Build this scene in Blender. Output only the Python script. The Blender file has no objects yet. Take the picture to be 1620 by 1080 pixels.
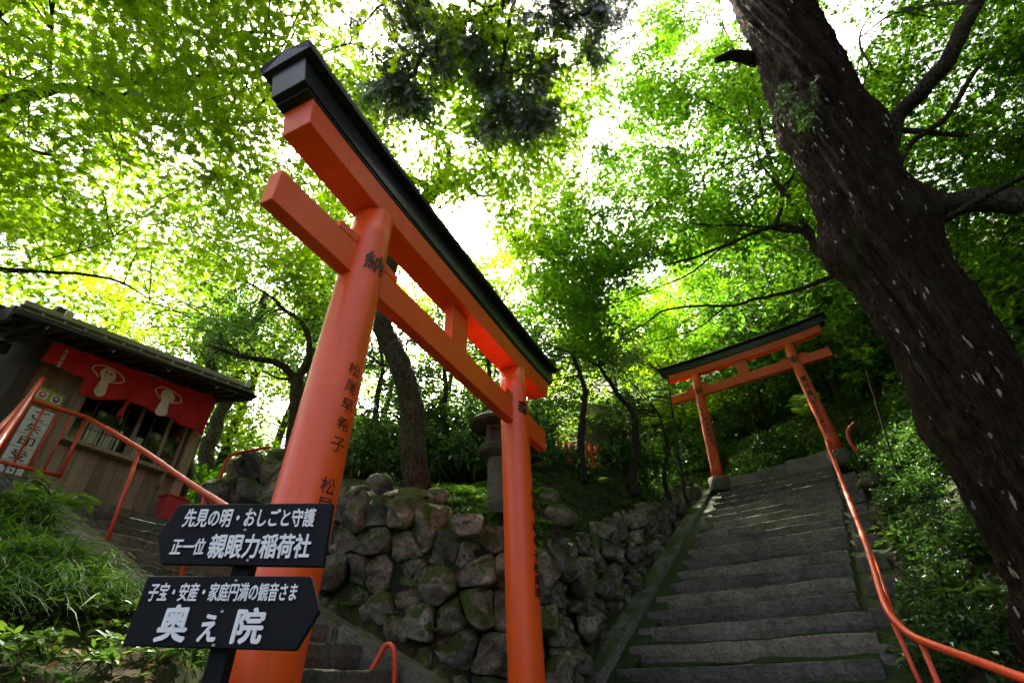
import bpy, math, random
import numpy as np
from mathutils import Vector, Matrix, noise
random.seed(7); rng = np.random.default_rng(7)
S = bpy.context.scene
COL = S.collection
# ------------------------------------------------------------------ camera
FPX, PIT, ROL = 784.7, 0.59859, -0.02688          # focal length in photo pixels, pitch up, roll
Fv = np.array([0, math.cos(PIT), math.sin(PIT)]); Rv = np.array([1., 0, 0]); Uv = np.cross(Rv, Fv)
R2 = Rv*math.cos(ROL)+Uv*math.sin(ROL); U2 = -Rv*math.sin(ROL)+Uv*math.cos(ROL)
cd = bpy.data.cameras.new('camera'); cam = bpy.data.objects.new('camera', cd); COL.objects.link(cam)
cd.sensor_fit = 'HORIZONTAL'; cd.sensor_width = 36; cd.lens = FPX/1620*36; cd.clip_start = 0.05; cd.clip_end = 500
M = Matrix.Identity(4)
for i in range(3):
    M[i][0] = R2[i]; M[i][1] = U2[i]; M[i][2] = -Fv[i]
cam.matrix_world = M
S.camera = cam
# ------------------------------------------------------------------ sky, sun, exposure
SUN = np.array([-0.137, 0.540, 0.831])             # towards the sun, seen through the leaves
EL = math.asin(SUN[2]); AZ = math.atan2(SUN[0], SUN[1])
W = bpy.data.worlds.new('World'); S.world = W; W.use_nodes = True
nt = W.node_tree; nt.nodes.clear()
sky = nt.nodes.new('ShaderNodeTexSky'); sky.sky_type = 'NISHITA'; sky.sun_disc = False
sky.sun_elevation = EL; sky.sun_rotation = AZ; sky.air_density = 0.30; sky.dust_density = 9.0; sky.ozone_density = 1.0
bgn = nt.nodes.new('ShaderNodeBackground'); bgn.inputs[1].default_value = 0.15
wo = nt.nodes.new('ShaderNodeOutputWorld')
nt.links.new(sky.outputs[0], bgn.inputs[0]); nt.links.new(bgn.outputs[0], wo.inputs[0])
sl = bpy.data.lights.new('sun', 'SUN'); sl.energy = 4.5; sl.angle = math.radians(0.6); sl.color = (1, .94, .82)
so = bpy.data.objects.new('sun', sl); COL.objects.link(so)
so.rotation_euler = Vector(SUN).to_track_quat('Z', 'Y').to_euler()
S.view_settings.view_transform = 'Standard'; S.view_settings.look = 'None'; S.view_settings.gamma = 1
S.view_settings.exposure = 2.95
S.render.engine = 'CYCLES'
S.cycles.max_bounces = 6; S.cycles.diffuse_bounces = 3; S.cycles.transmission_bounces = 5; S.cycles.glossy_bounces = 2; S.cycles.transparent_max_bounces = 8

# ------------------------------------------------------------------ frames
def ray(px, py): return Fv+(px-810)/FPX*R2-(py-540)/FPX*U2
def at(px, py, r):                                  # point at horizontal distance r
    d = ray(px, py); return d*r/math.hypot(d[0], d[1])
def plane(px, py, p0, n):
    d = ray(px, py); return d*(np.dot(p0, n)/np.dot(d, n))
Z = np.array([0, 0, 1.])
class Frame:
    def __init__(s, c, a):
        s.c = np.array([*c, 0.]); s.a = a
        s.u = np.array([math.cos(a), math.sin(a), 0]); s.w = np.array([math.sin(a), -math.cos(a), 0]); s.d = -s.w
    def P(s, u, w, z): return s.c+u*s.u+w*s.w+z*Z     # w towards the viewer side
    def uvz(s, q): q = q-s.c; return np.array([q@s.u, q@s.d, q[2]])
    def atd(s, px, py, d): return plane(px, py, s.c+d*s.d, s.d)
    def atu(s, px, py, u): return plane(px, py, s.c+u*s.u, s.u)
FA = Frame((-0.503, 3.649), 1.154); FB = Frame((6.189, 11.552), -0.631)
STB = lambda d: 3.85+.57*d                          # right stair nose line
STA = lambda e: -.40+.45*e                          # left stair nose line

# ------------------------------------------------------------------ materials
MATS = {}
def nodes(name):
    m = bpy.data.materials.new(name); m.use_nodes = True; n = m.node_tree; MATS[name] = m
    return m, n, n.nodes['Principled BSDF'], n.nodes['Material Output']
def N(n, t, **k):
    x = n.nodes.new(t)
    for a, v in k.items():
        if a in x.inputs: x.inputs[a].default_value = v
        else: setattr(x, a, v)
    return x
def ramp(n, fac, stops):
    r = n.nodes.new('ShaderNodeValToRGB'); e = r.color_ramp.elements
    while len(e) < len(stops): e.new(.5)
    for x, (p, c) in zip(e, stops):
        x.position = p; x.color = (*c, 1) if len(c) == 3 else c
    n.links.new(fac, r.inputs[0]); return r.outputs[0]
def mixc(n, fac, a, b, mode='MIX'):
    x = n.nodes.new('ShaderNodeMix'); x.data_type = 'RGBA'; x.blend_type = mode
    for s, v in ((0, fac), (6, a), (7, b)):
        if hasattr(v, 'is_output'): n.links.new(v, x.inputs[s])
        else: x.inputs[s].default_value = v if s == 0 else (*v, 1)
    return x.outputs[2]
def nz(n, scale, detail=6, rough=.6, coord='Object', dist=0, vec=None, stretch=None):
    t = N(n, 'ShaderNodeTexNoise', Scale=scale, Detail=detail, Roughness=rough, Distortion=dist)
    if vec is None:
        tc = n.nodes.new('ShaderNodeTexCoord'); vec = tc.outputs[coord]
    if stretch:
        mp = n.nodes.new('ShaderNodeMapping'); mp.inputs['Scale'].default_value = stretch
        n.links.new(vec, mp.inputs[0]); vec = mp.outputs[0]
    n.links.new(vec, t.inputs['Vector']); return t.outputs[0]
def bump(n, b, h, strength=.5, dist=.02):
    x = N(n, 'ShaderNodeBump', Strength=strength, Distance=dist); n.links.new(h, x.inputs['Height'])
    n.links.new(x.outputs[0], b.inputs['Normal'])
def objrand(n, lo=0., hi=1.):
    o = n.nodes.new('ShaderNodeObjectInfo'); r = N(n, 'ShaderNodeMapRange'); n.links.new(o.outputs['Random'], r.inputs[0])
    r.inputs[3].default_value = lo; r.inputs[4].default_value = hi; return r.outputs[0]
def paint(name, col, rough=.35, var=.15, wear=None, wear_amt=.62, coat=0, scale=3):
    m, n, b, o = nodes(name)
    f = nz(n, scale, 5, coord='Object'); dk = tuple(c*(1-var) for c in col); lt = tuple(min(1, c*(1+var*.6)) for c in col)
    c = ramp(n, f, [(.3, dk), (.7, lt)])
    if wear:
        w = nz(n, 22, 8, .7); c = mixc(n, ramp(n, w, [(wear_amt, (0, 0, 0)), (wear_amt+.03, (1, 1, 1))]), c, wear)
    n.links.new(c, b.inputs['Base Color'])
    rr = nz(n, 9, 4); mr = N(n, 'ShaderNodeMapRange'); n.links.new(rr, mr.inputs[0]); mr.inputs[3].default_value = rough*.75; mr.inputs[4].default_value = rough*1.3
    n.links.new(mr.outputs[0], b.inputs['Roughness'])
    bump(n, b, nz(n, 60, 3), .04, .004)
    return m
def weather(m, amt=.35, dark=(.16, .03, .012)):
    n = m.node_tree; bs = n.nodes['Principled BSDF']; src = bs.inputs['Base Color'].links[0].from_socket
    s1 = nz(n, 1., 7, .7, stretch=(22, 22, .7)); s2 = nz(n, 1.3, 5, .6)
    k = mixc(n, 1., ramp(n, s1, [(.50, (0, 0, 0)), (.72, (amt,)*3)]), ramp(n, s2, [(.35, (.15,)*3), (.65, (1, 1, 1))]), 'MULTIPLY')
    c = mixc(n, k, src, dark)
    f = nz(n, 3.5, 6, .7); c = mixc(n, ramp(n, f, [(.58, (0, 0, 0)), (.75, (.22, .22, .22))]), c, (.85, .22, .08))
    n.links.new(c, bs.inputs['Base Color']); return m
VERM = paint('vermilion_lacquer', (.80, .092, .008), .36, .08, (.55, .06, .008), .74)
VERM2 = paint('vermilion_lacquer_worn', (.78, .08, .008), .42, .12, (.22, .13, .05), .66)
weather(VERM, .38); weather(VERM2, .6)
RAILRED = paint('red_rail_paint', (.60, .055, .012), .38, .12, (.09, .035, .02), .61); weather(RAILRED, .7, (.07, .03, .015))
BLK = paint('black_copper', (.012, .014, .014), .30, .3, (.05, .055, .05), .70)
BOARD = paint('black_board', (.006, .007, .008), .62, .3, (.02, .022, .022), .74); BOARD.node_tree.nodes['Principled BSDF'].inputs['Specular IOR Level'].default_value = .18
WHITE = paint('white_lettering', (.82, .83, .80), .5, .06)
INK = paint('black_ink', (.008, .008, .008), .5, .1)
CLOTH = paint('red_curtain_cloth', (.42, .012, .014), .85, .12)
CREAM = paint('cream_print', (.62, .58, .48), .8, .1)
PAPER = paint('white_sign_panel', (.72, .74, .70), .5, .06, (.45, .46, .40), .72)
SHOJI = paint('shoji_paper', (.85, .87, .84), .7, .04)
POSTER = paint('yellow_green_poster', (.36, .44, .05), .6, .1)
REDBIN = paint('red_plastic', (.48, .04, .045), .4, .1)
TIN = paint('grey_roof_tin', (.32, .33, .33), .38, .25, (.10, .10, .10), .62)
ZINC = paint('pale_zinc', (.55, .57, .56), .35, .1)

def wood(name, a, b_, rough=.7, stretch=(14, 14, 1.2)):
    m, n, b, o = nodes(name)
    g = nz(n, 2.2, 8, .65, stretch=stretch, dist=.6); c = ramp(n, g, [(.25, a), (.75, b_)])
    r = objrand(n, .65, 1.25); c = mixc(n, 1., c, (1, 1, 1), 'MULTIPLY') if False else c
    hs = N(n, 'ShaderNodeHueSaturation'); n.links.new(c, hs.inputs['Color']); n.links.new(r, hs.inputs['Value'])
    st = nz(n, 1.5, 5); c2 = mixc(n, ramp(n, st, [(.52, (0, 0, 0)), (.75, (.6, .6, .6))]), hs.outputs[0], (.05, .055, .03))
    n.links.new(c2, b.inputs['Base Color']); b.inputs['Roughness'].default_value = rough
    bump(n, b, g, .5, .01); return m
WOOD = wood('weathered_plank', (.18, .135, .085), (.36, .29, .19))
DARKWOOD = wood('dark_eave_timber', (.028, .022, .017), (.07, .055, .04))
REDWOOD = wood('reddish_eave_timber', (.12, .045, .03), (.22, .09, .055))

def stonemat(name, cols, moss=.5, moss_col=(.045, .075, .012), scale=3., lichen=.0):
    m, n, b, o = nodes(name)
    tc = n.nodes.new('ShaderNodeTexCoord'); geo = n.nodes.new('ShaderNodeNewGeometry')
    oi = n.nodes.new('ShaderNodeObjectInfo')
    va = N(n, 'ShaderNodeVectorMath', operation='ADD'); n.links.new(geo.outputs['Position'], va.inputs[0])
    vec = geo.outputs['Position']
    big = nz(n, scale, 8, .65, vec=vec, dist=.4); fine = nz(n, scale*9, 8, .7, vec=vec); spk = nz(n, scale*26, 4, .7, vec=vec)
    c = ramp(n, big, [(.28+.44*i/(len(cols)-1), cc) for i, cc in enumerate(cols)])
    c = mixc(n, ramp(n, fine, [(.35, (.6, .6, .6)), (.58, (0, 0, 0))]), c, (.035, .032, .026))
    c = mixc(n, ramp(n, spk, [(.62, (0, 0, 0)), (.72, (.5, .5, .5))]), c, (.40, .38, .33))
    hs = N(n, 'ShaderNodeHueSaturation'); n.links.new(c, hs.inputs['Color'])
    n.links.new(objrand(n, .6, 1.35), hs.inputs['Value']); n.links.new(objrand(n, .55, 1.05), hs.inputs['Saturation']); c = hs.outputs[0]
    if lichen:
        l = nz(n, scale*2.4, 7, .75, vec=vec, dist=1.2); c = mixc(n, ramp(n, l, [(.60, (0, 0, 0)), (.66, (lichen,)*3)]), c, (.33, .37, .32))
    sx = n.nodes.new('ShaderNodeSeparateXYZ'); n.links.new(geo.outputs['Normal'], sx.inputs[0])
    mn = nz(n, scale*1.1, 8, .7, vec=vec)
    ma = N(n, 'ShaderNodeMath', operation='MULTIPLY_ADD'); n.links.new(sx.outputs[2], ma.inputs[0]); ma.inputs[1].default_value = .22; n.links.new(mn, ma.inputs[2])
    mf = ramp(n, ma.outputs[0], [(.64-.22*moss, (0, 0, 0)), (.76-.22*moss, (1, 1, 1))])
    mc = mixc(n, nz(n, 30, 4, vec=vec), tuple(x*.45 for x in moss_col), tuple(min(1, x*1.7) for x in moss_col))
    c = mixc(n, mf, c, mc)
    n.links.new(c, b.inputs['Base Color']); b.inputs['Roughness'].default_value = .85; b.inputs['Specular IOR Level'].default_value = .22
    h = N(n, 'ShaderNodeMath', operation='ADD'); n.links.new(big, h.inputs[0]); n.links.new(fine, h.inputs[1])
    bump(n, b, h.outputs[0], .9, .055); return m
ROCK = stonemat('mossy_wall_rock', [(.045, .038, .026), (.17, .15, .10), (.30, .255, .165), (.48, .45, .34)], .66, (.05, .07, .012), 2.6, .8)
GRANITE = stonemat('weathered_granite_step', [(.10, .085, .058), (.19, .165, .12), (.28, .25, .19)], .22, (.03, .055, .01), 2.2)
KERB = stonemat('mossy_kerb_stone', [(.085, .08, .06), (.14, .135, .105), (.19, .18, .14)], .05, (.05, .07, .02), 2.)
KERB2 = stonemat('pale_kerb_stone', [(.12, .115, .085), (.19, .18, .14), (.25, .24, .19)], .15, (.06, .08, .02), 2.)
LANT = stonemat('lantern_granite', [(.07, .078, .058), (.12, .128, .098), (.18, .185, .145)], .2, (.06, .07, .03), 5.)
PALE = stonemat('pale_granite', [(.22, .23, .24), (.32, .33, .34), (.42, .43, .43)], .05, (.06, .08, .02), 6.)

def soil(name, kind):
    m, n, b, o = nodes(name); geo = n.nodes.new('ShaderNodeNewGeometry'); vec = geo.outputs['Position']
    a = nz(n, 1.1, 8, .7, vec=vec); f = nz(n, 14, 8, .75, vec=vec)
    c = ramp(n, a, [(.36, (.03, .055, .008)), (.5, (.055, .085, .012)), (.6, (.05, .036, .02)), (.74, (.03, .022, .014))])
    c = mixc(n, ramp(n, f, [(.35, (.85, .85, .85)), (.65, (0, 0, 0))]), c, (.018, .014, .009))
    v = N(n, 'ShaderNodeTexVoronoi', Scale=26); n.links.new(vec, v.inputs['Vector'])
    lf = N(n, 'ShaderNodeSeparateColor'); n.links.new(v.outputs['Color'], lf.inputs[0])
    c = mixc(n, ramp(n, lf.outputs[0], [(.86, (0, 0, 0)), (.88, (.7, .7, .7))]), c, (.09, .055, .03))
    n.links.new(c, b.inputs['Base Color']); b.inputs['Roughness'].default_value = .95; b.inputs['Specular IOR Level'].default_value = .15
    bump(n, b, f, .9, .05); return m
SOIL = soil('mossy_forest_soil', 0)

def bark(name, a, b_, flecks=0., sc=3.2, moss=.35, stretch=(5, 5, .9)):
    m, n, b, o = nodes(name)
    at_ = n.nodes.new('ShaderNodeUVMap') if False else None
    g = nz(n, sc, 9, .7, stretch=stretch, dist=1.0); g2 = nz(n, sc*(1.6 if flecks else 3), 10, .72, stretch=(16, 16, 1.1) if flecks else stretch, dist=.8)
    c = ramp(n, g, [(.3, a), (.62, b_), (.8, tuple(min(1, x*1.5) for x in b_))])
    c = mixc(n, ramp(n, g2, [(.42, (.9, .9, .9)), (.56, (0, 0, 0))]), c, tuple(x*.3 for x in a))  # grooves coloured dark, standing in for fissure shade on the big trunk
    ms = nz(n, 1.6, 7, .7); c = mixc(n, ramp(n, ms, [(.60-.15*moss, (0, 0, 0)), (.76-.15*moss, (.85, .85, .85))]), c, (.035, .055, .012))
    if flecks:
        tc = n.nodes.new('ShaderNodeTexCoord'); mp = n.nodes.new('ShaderNodeMapping'); mp.inputs['Scale'].default_value = (20, 20, 4.2); mp.inputs['Rotation'].default_value = (.12, .16, 0)
        n.links.new(tc.outputs['Object'], mp.inputs[0])
        nn = N(n, 'ShaderNodeTexNoise', Scale=5., Detail=3); n.links.new(tc.outputs['Object'], nn.inputs['Vector'])
        vm = N(n, 'ShaderNodeVectorMath', operation='MULTIPLY_ADD'); n.links.new(nn.outputs['Color'], vm.inputs[0]); vm.inputs[1].default_value = (1.6, 1.6, 1.6); n.links.new(mp.outputs[0], vm.inputs[2])
        v = N(n, 'ShaderNodeTexVoronoi', Scale=1.); n.links.new(vm.outputs[0], v.inputs['Vector'])
        sc_ = N(n, 'ShaderNodeSeparateColor'); n.links.new(v.outputs['Color'], sc_.inputs[0])
        thr = N(n, 'ShaderNodeMath', operation='MULTIPLY'); 
        k1 = ramp(n, v.outputs['Distance'], [(.27, (1, 1, 1)), (.31, (0, 0, 0))]); k2 = ramp(n, sc_.outputs[0], [(.74, (0, 0, 0)), (.76, (1, 1, 1))])
        cl = nz(n, 2.2, 3); k3 = ramp(n, cl, [(.50, (0, 0, 0)), (.56, (1, 1, 1))])
        mm = mixc(n, 1., k1, k2, 'MULTIPLY'); mm = mixc(n, 1., mm, k3, 'MULTIPLY')
        c = mixc(n, mm, c, (.62, .57, .46))
    n.links.new(c, b.inputs['Base Color']); b.inputs['Roughness'].default_value = .9; b.inputs['Specular IOR Level'].default_value = .12
    h = N(n, 'ShaderNodeMath', operation='ADD'); n.links.new(g, h.inputs[0]); n.links.new(g2, h.inputs[1])
    bump(n, b, h.outputs[0], 1., .16 if flecks else .05); return m
BARKBIG = bark('shaggy_brown_bark', (.014, .008, .004), (.082, .045, .022), 1., 2.2, .4, (7, 7, .7))
BARK = bark('grey_mossy_bark', (.045, .036, .024), (.11, .09, .06), 0, 5, .6, (2, 2, 1))
TWIG = bark('dark_twig_bark', (.035, .028, .02), (.075, .06, .042), 0, 8, .2, (2, 2, 1))

def leafmat(name, refl, trans, tw=.5, gloss=.12, rough=.45, var=.35):
    m, n, b, o = nodes(name); n.nodes.remove(b)
    at_ = N(n, 'ShaderNodeAttribute', attribute_name='tint')
    v = N(n, 'ShaderNodeMapRange'); n.links.new(at_.outputs['Fac'], v.inputs[0]); v.inputs[3].default_value = 1-var; v.inputs[4].default_value = 1+var
    h = N(n, 'ShaderNodeMapRange'); n.links.new(at_.outputs['Fac'], h.inputs[0]); h.inputs[3].default_value = .515; h.inputs[4].default_value = .485
    def col(c):
        x = N(n, 'ShaderNodeHueSaturation', Color=(*c, 1)); n.links.new(v.outputs[0], x.inputs['Value']); n.links.new(h.outputs[0], x.inputs['Hue']); return x.outputs[0]
    d = n.nodes.new('ShaderNodeBsdfDiffuse'); n.links.new(col(refl), d.inputs[0])
    t = n.nodes.new('ShaderNodeBsdfTranslucent'); n.links.new(col(trans), t.inputs[0])
    mx = N(n, 'ShaderNodeMixShader', Fac=tw); n.links.new(d.outputs[0], mx.inputs[1]); n.links.new(t.outputs[0], mx.inputs[2])
    g = N(n, 'ShaderNodeBsdfGlossy', Roughness=rough); g.inputs[0].default_value = (.8, .85, .8, 1)
    fr = N(n, 'ShaderNodeFresnel', IOR=1.4); fm = N(n, 'ShaderNodeMath', operation='MULTIPLY'); n.links.new(fr.outputs[0], fm.inputs[0]); fm.inputs[1].default_value = gloss*6
    m2 = n.nodes.new('ShaderNodeMixShader'); n.links.new(fm.outputs[0], m2.inputs[0]); n.links.new(mx.outputs[0], m2.inputs[1]); n.links.new(g.outputs[0], m2.inputs[2])
    n.links.new(m2.outputs[0], o.inputs[0]); return m
L_MAPLE = leafmat('maple_leaf', (.055, .125, .008), (.32, .52, .007), .62, .008, .5)
L_MAPLE2 = leafmat('green_maple_leaf', (.04, .10, .008), (.17, .39, .008), .6, .012, .5)
L_BROAD = leafmat('glossy_broad_leaf', (.045, .095, .018), (.13, .30, .02), .42, .05, .35)
L_DARK = leafmat('dark_evergreen_leaf', (.030, .068, .015), (.07, .17, .015), .35, .05, .35)
L_CYP = leafmat('cypress_spray', (.035, .055, .022), (.06, .10, .025), .3, .04)
L_GRASS = leafmat('grass_blade', (.04, .09, .010), (.08, .20, .012), .35, .003, .5)
L_YOUNG = leafmat('young_leaf', (.06, .135, .015), (.15, .28, .02), .4, .04, .4)
L_FERN = leafmat('fern_frond', (.075, .16, .025), (.22, .42, .04), .45, .06)
L_LITTER = leafmat('fallen_leaf', (.22, .13, .065), (.2, .1, .04), .2, .02)
gm, gn, gb, go = nodes('window_glass'); gn.nodes.remove(gb)
g1_ = gn.nodes.new('ShaderNodeBsdfTransparent'); g1_.inputs[0].default_value = (.86, .9, .87, 1); g2_ = N(gn, 'ShaderNodeBsdfGlossy', Roughness=.03); g3_ = N(gn, 'ShaderNodeFresnel', IOR=1.5); g4_ = gn.nodes.new('ShaderNodeMixShader')
gn.links.new(g3_.outputs[0], g4_.inputs[0]); gn.links.new(g1_.outputs[0], g4_.inputs[1]); gn.links.new(g2_.outputs[0], g4_.inputs[2]); gn.links.new(g4_.outputs[0], go.inputs[0])
GLASS = gm

# ------------------------------------------------------------------ mesh helpers
def link(name, me, mat, parent=None, smooth=False):
    if mat is not None and not me.materials: me.materials.append(mat)
    o = bpy.data.objects.new(name, me); COL.objects.link(o)
    if parent is not None: o.parent = parent
    if smooth and len(me.polygons): me.polygons.foreach_set('use_smooth', np.ones(len(me.polygons), bool))
    return o
def tag(o, label=None, cat=None, group=None, kind=None):
    if label: o['label'] = label
    if cat: o['category'] = cat
    if group: o['group'] = group
    if kind: o['kind'] = kind
    return o
def empty(name, label, cat, group=None, loc=(0, 0, 0)):
    o = bpy.data.objects.new(name, None); COL.objects.link(o); o.location = [float(x) for x in loc]; o.empty_display_size = .2
    return tag(o, label, cat, group)
def setw(o, parent):                                 # parent while keeping world-space vertices
    o.parent = parent; o.matrix_parent_inverse = Matrix.Translation(-Vector(parent.location)) if parent.type == 'EMPTY' else Matrix.Identity(4); return o
def mesh(name, V, Fc):
    me = bpy.data.meshes.new(name); me.from_pydata([tuple(map(float, v)) for v in V], [], [tuple(int(i) for i in f) for f in Fc]); me.update(); return me
def quads(name, V, Q, tint=None):                    # fast mesh of quads from arrays
    V = np.asarray(V, np.float32); Q = np.asarray(Q, np.int32); k = Q.shape[1]
    me = bpy.data.meshes.new(name); me.vertices.add(len(V)); me.vertices.foreach_set('co', V.ravel())
    me.loops.add(Q.size); me.loops.foreach_set('vertex_index', Q.ravel())
    me.polygons.add(len(Q)); me.polygons.foreach_set('loop_start', np.arange(0, Q.size, k, dtype=np.int32))
    me.update(calc_edges=True)
    if tint is not None:
        a = me.attributes.new('tint', 'FLOAT', 'FACE'); a.data.foreach_set('value', np.asarray(tint, np.float32))
    return me
BOXF = [(0, 3, 2, 1), (4, 5, 6, 7), (0, 1, 5, 4), (1, 2, 6, 5), (2, 3, 7, 6), (3, 0, 4, 7)]
def hexa(name, pts, mat, parent=None, bev=0.):       # 8 points: bottom ring, top ring
    me = mesh(name, pts, BOXF); import bmesh
    bm = bmesh.new(); bm.from_mesh(me); bmesh.ops.recalc_face_normals(bm, faces=bm.faces)
    if bev: bmesh.ops.bevel(bm, geom=bm.edges[:], offset=bev, segments=2, profile=.6, affect='EDGES')
    bm.to_mesh(me); bm.free()
    o = link(name, me, mat)
    if parent is not None: setw(o, parent)
    return o
def fbox(name, fr, u0, u1, w0, w1, z0, z1, mat, parent=None, bev=.004):
    p = [fr.P(u, w, z) for z in (z0, z1) for u, w in ((u0, w0), (u1, w0), (u1, w1), (u0, w1))]
    return hexa(name, p, mat, parent, bev)
def catmull(P, n):
    P = np.asarray(P, float); P = np.vstack([2*P[0]-P[1], P, 2*P[-1]-P[-2]]); out = []
    k = len(P)-3
    for t in np.linspace(0, k-1e-6, n):
        i = int(t); f = t-i; a, b, c, d = P[i:i+4]
        out.append(.5*((2*b)+(-a+c)*f+(2*a-5*b+4*c-d)*f*f+(-a+3*b-3*c+d)*f**3))
    return np.array(out)
def tubearr(pts, rad, seg=8, cap=True, wob=0):
    pts = np.asarray(pts, float); n = len(pts); rad = np.broadcast_to(rad, n)
    T = np.gradient(pts, axis=0); T /= np.linalg.norm(T, axis=1)[:, None]+1e-9
    ref = np.array([0, 0, 1.]) if abs(T[0][2]) < .9 else np.array([1., 0, 0])
    V = []; a = np.linspace(0, 2*np.pi, seg, endpoint=False)
    x = np.cross(ref, T[0]); x /= np.linalg.norm(x)
    for i in range(n):
        x = x-T[i]*(x@T[i]); x /= np.linalg.norm(x); y = np.cross(T[i], x)
        rr = rad[i]*(1+(rng.uniform(-wob, wob, seg) if wob else 0))
        V.append(pts[i]+np.outer(np.cos(a)*rr, x)+np.outer(np.sin(a)*rr, y))
    V = np.vstack(V); Q = []
    for i in range(n-1):
        for j in range(seg):
            k = (j+1) % seg; Q.append((i*seg+j, i*seg+k, (i+1)*seg+k, (i+1)*seg+j))
    return V, Q
def tube(name, pts, rad, mat, parent=None, seg=10, smooth=True, caps=True):
    V, Q = tubearr(pts, rad, seg); Q = list(Q)
    if caps: Q.append(tuple(range(seg-1, -1, -1))); Q.append(tuple(len(V)-seg+j for j in range(seg)))
    o = link(name, mesh(name, V, Q), mat, smooth=smooth)
    if parent is not None: setw(o, parent)
    return o
def join(parts):
    V = []; Q = []; k = 0
    for v, q in parts:
        V.append(np.asarray(v)); Q += [tuple(i+k for i in f) for f in q]; k += len(v)
    return np.vstack(V), Q
def fbm(p, s=1., o=4): return noise.fractal(Vector((float(p[0])*s, float(p[1])*s, float(p[2])*s)), 1., 2., o)

# ------------------------------------------------------------------ terrain
WALL = np.array([(-3.7, 6.85), (-2.35, 6.30), (-1.35, 5.92), (-.45, 5.75), (.22, 6.05), (.70, 6.9), (1.05, 7.8), (2.1, 9.35), (3.35, 11.1), (4.55, 12.65)])
WTOP = np.array([2.6, 2.02, 1.72, 1.38, 1.2, 1.42, 1.68, 2.42, 3.22, 3.95])
WBOT = np.array([.95, .35, -.05, -.4, -.6, -.35, .0, 1.05, 2.1, 3.4])
def wall_normal(i):
    t = WALL[min(i+1, len(WALL)-1)]-WALL[max(i-1, 0)]; t /= np.linalg.norm(t); return np.array([t[1], -t[0]])   # towards the viewer / stair
CP = []
for d in np.arange(-10, .2, .8):
    st = max(STB(d), -.75)
    for u in (-1.8, -.6, .6, 1.3): CP.append((*FB.P(u, -d, 0)[:2], st-.32))
    CP.append((*FB.P(1.75, -d, 0)[:2], st-.10)); CP.append((*FB.P(2.3, -d, 0)[:2], st+.1))
    CP.append((*FB.P(3.6, -d, 0)[:2], st+.75)); CP.append((*FB.P(6, -d, 0)[:2], st+2.6)); CP.append((*FB.P(11, -d, 0)[:2], st+6.5)); CP.append((*FB.P(22, -d, 0)[:2], st+14))
for u in (-2.2, 0, 2.2):
    for d in (.4, 1.0): CP.append((*FB.P(u, -d, 0)[:2], 3.72))
for u in (-6, -3, 0, 3, 6, 10):
    for d, z in ((2.2, 4.5), (4, 6.4), (7, 9.6), (11, 13.5), (20, 21), (34, 30)):
        CP.append((*FB.P(u, -d, 0)[:2], z+(.9 if u > 2 else 0)-(1.2 if u < -4 else 0)))
for i in range(len(WALL)):
    nrm = wall_normal(i)
    CP.append((*(WALL[i]+nrm*.28), WBOT[i])); CP.append((*(WALL[i]-nrm*.32), WTOP[i]-.22))
    if i < len(WALL)-1:
        m_ = (WALL[i]+WALL[i+1])/2; CP.append((*(m_+nrm*.28), (WBOT[i]+WBOT[i+1])/2)); CP.append((*(m_-nrm*.32), (WTOP[i]+WTOP[i+1])/2-.22))
CP += [(1.0, 9.5, 3.45), (2.35, 10.6, 3.75), (-.4, 8.6, 2.75), (-1.6, 8.4, 2.6), (-3, 8.4, 2.9), (-.3, 7.0, 1.95), (-1.4, 6.9, 2.12), (.6, 8.3, 2.45), (3.4, 12.6, 4.1), (0, 11.5, 3.9), (-3, 11.5, 3.7), (1.5, 12.5, 4.0),
       (0, 15, 4.6), (-4, 14, 4.4), (-6, 10.5, 3.2), (-9, 9, 2.6), (-11, 15, 4.), (-15, 8, 2.), (-6, 22, 7), (0, 22, 9), (-14, 24, 6), (-30, 20, 4), (-30, 0, -1), (0, -20, -3), (30, -10, 8), (30, 20, 22), (-20, 45, 10), (10, 45, 30)]
for e in np.arange(-2, 5.3, .7):
    for u in (-.55, .4, 1.35): CP.append((*FA.P(u, -e, 0)[:2], max(STA(e), -1.)-.30))
for e in (5.3, 6.2, 7.5, 9):
    for u in (-2.5, -1, 0, 1, 2.0): CP.append((*FA.P(u, -e, 0)[:2], 1.82))
for e in (1.6, 2.4, 3.2, 4., 4.8): CP.append((*FA.P(-.95, -e, 0)[:2], STA(e)-.02+.1)); CP.append((*FA.P(-1.35, -e, 0)[:2], STA(e)-.10))
for px, py, r in ((0, 800, 4.0), (60, 800, 4.1), (0, 880, 3.2), (100, 880, 3.3), (150, 960, 2.8), (0, 1000, 2.4), (120, 1040, 2.35), (250, 1000, 2.6), (300, 1060, 2.3), (200, 1080, 2.1), (0, 1080, 2.0), (-150, 900, 3.), (-150, 1050, 2)):
    CP.append(tuple(at(px, py, r)))
CP += [(0, 0, -1.45), (-1, .6, -1.0), (-2, .3, -.6), (1, 1.5, -1.3), (2.2, 2, -1.2), (.3, 2.6, -1.), (1, 3.6, -.95), (.6, 4.8, -.8), (2, 5, -.85), (-.6, 2.2, -.75), (-.2, 4, -.75), (0, -5, -1.6), (-6, 1, .8), (-6, -3, 0), (6, -2, -.6), (4, 1, -.8), (8, 2, 1.5)]
CP = np.array(CP, float)
rb = np.linalg.norm(CP[:, None, :2]-CP[None, :, :2], axis=2)
A_ = np.zeros((len(CP)+3, len(CP)+3)); A_[:len(CP), :len(CP)] = -rb-1e-2*np.eye(len(CP)); A_[:len(CP), -3] = 1; A_[:len(CP), -2:] = CP[:, :2]; A_[-3:, :len(CP)] = A_[:len(CP), -3:].T
COEF = np.linalg.lstsq(A_, np.concatenate([CP[:, 2], [0, 0, 0]]), rcond=None)[0]
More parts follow.
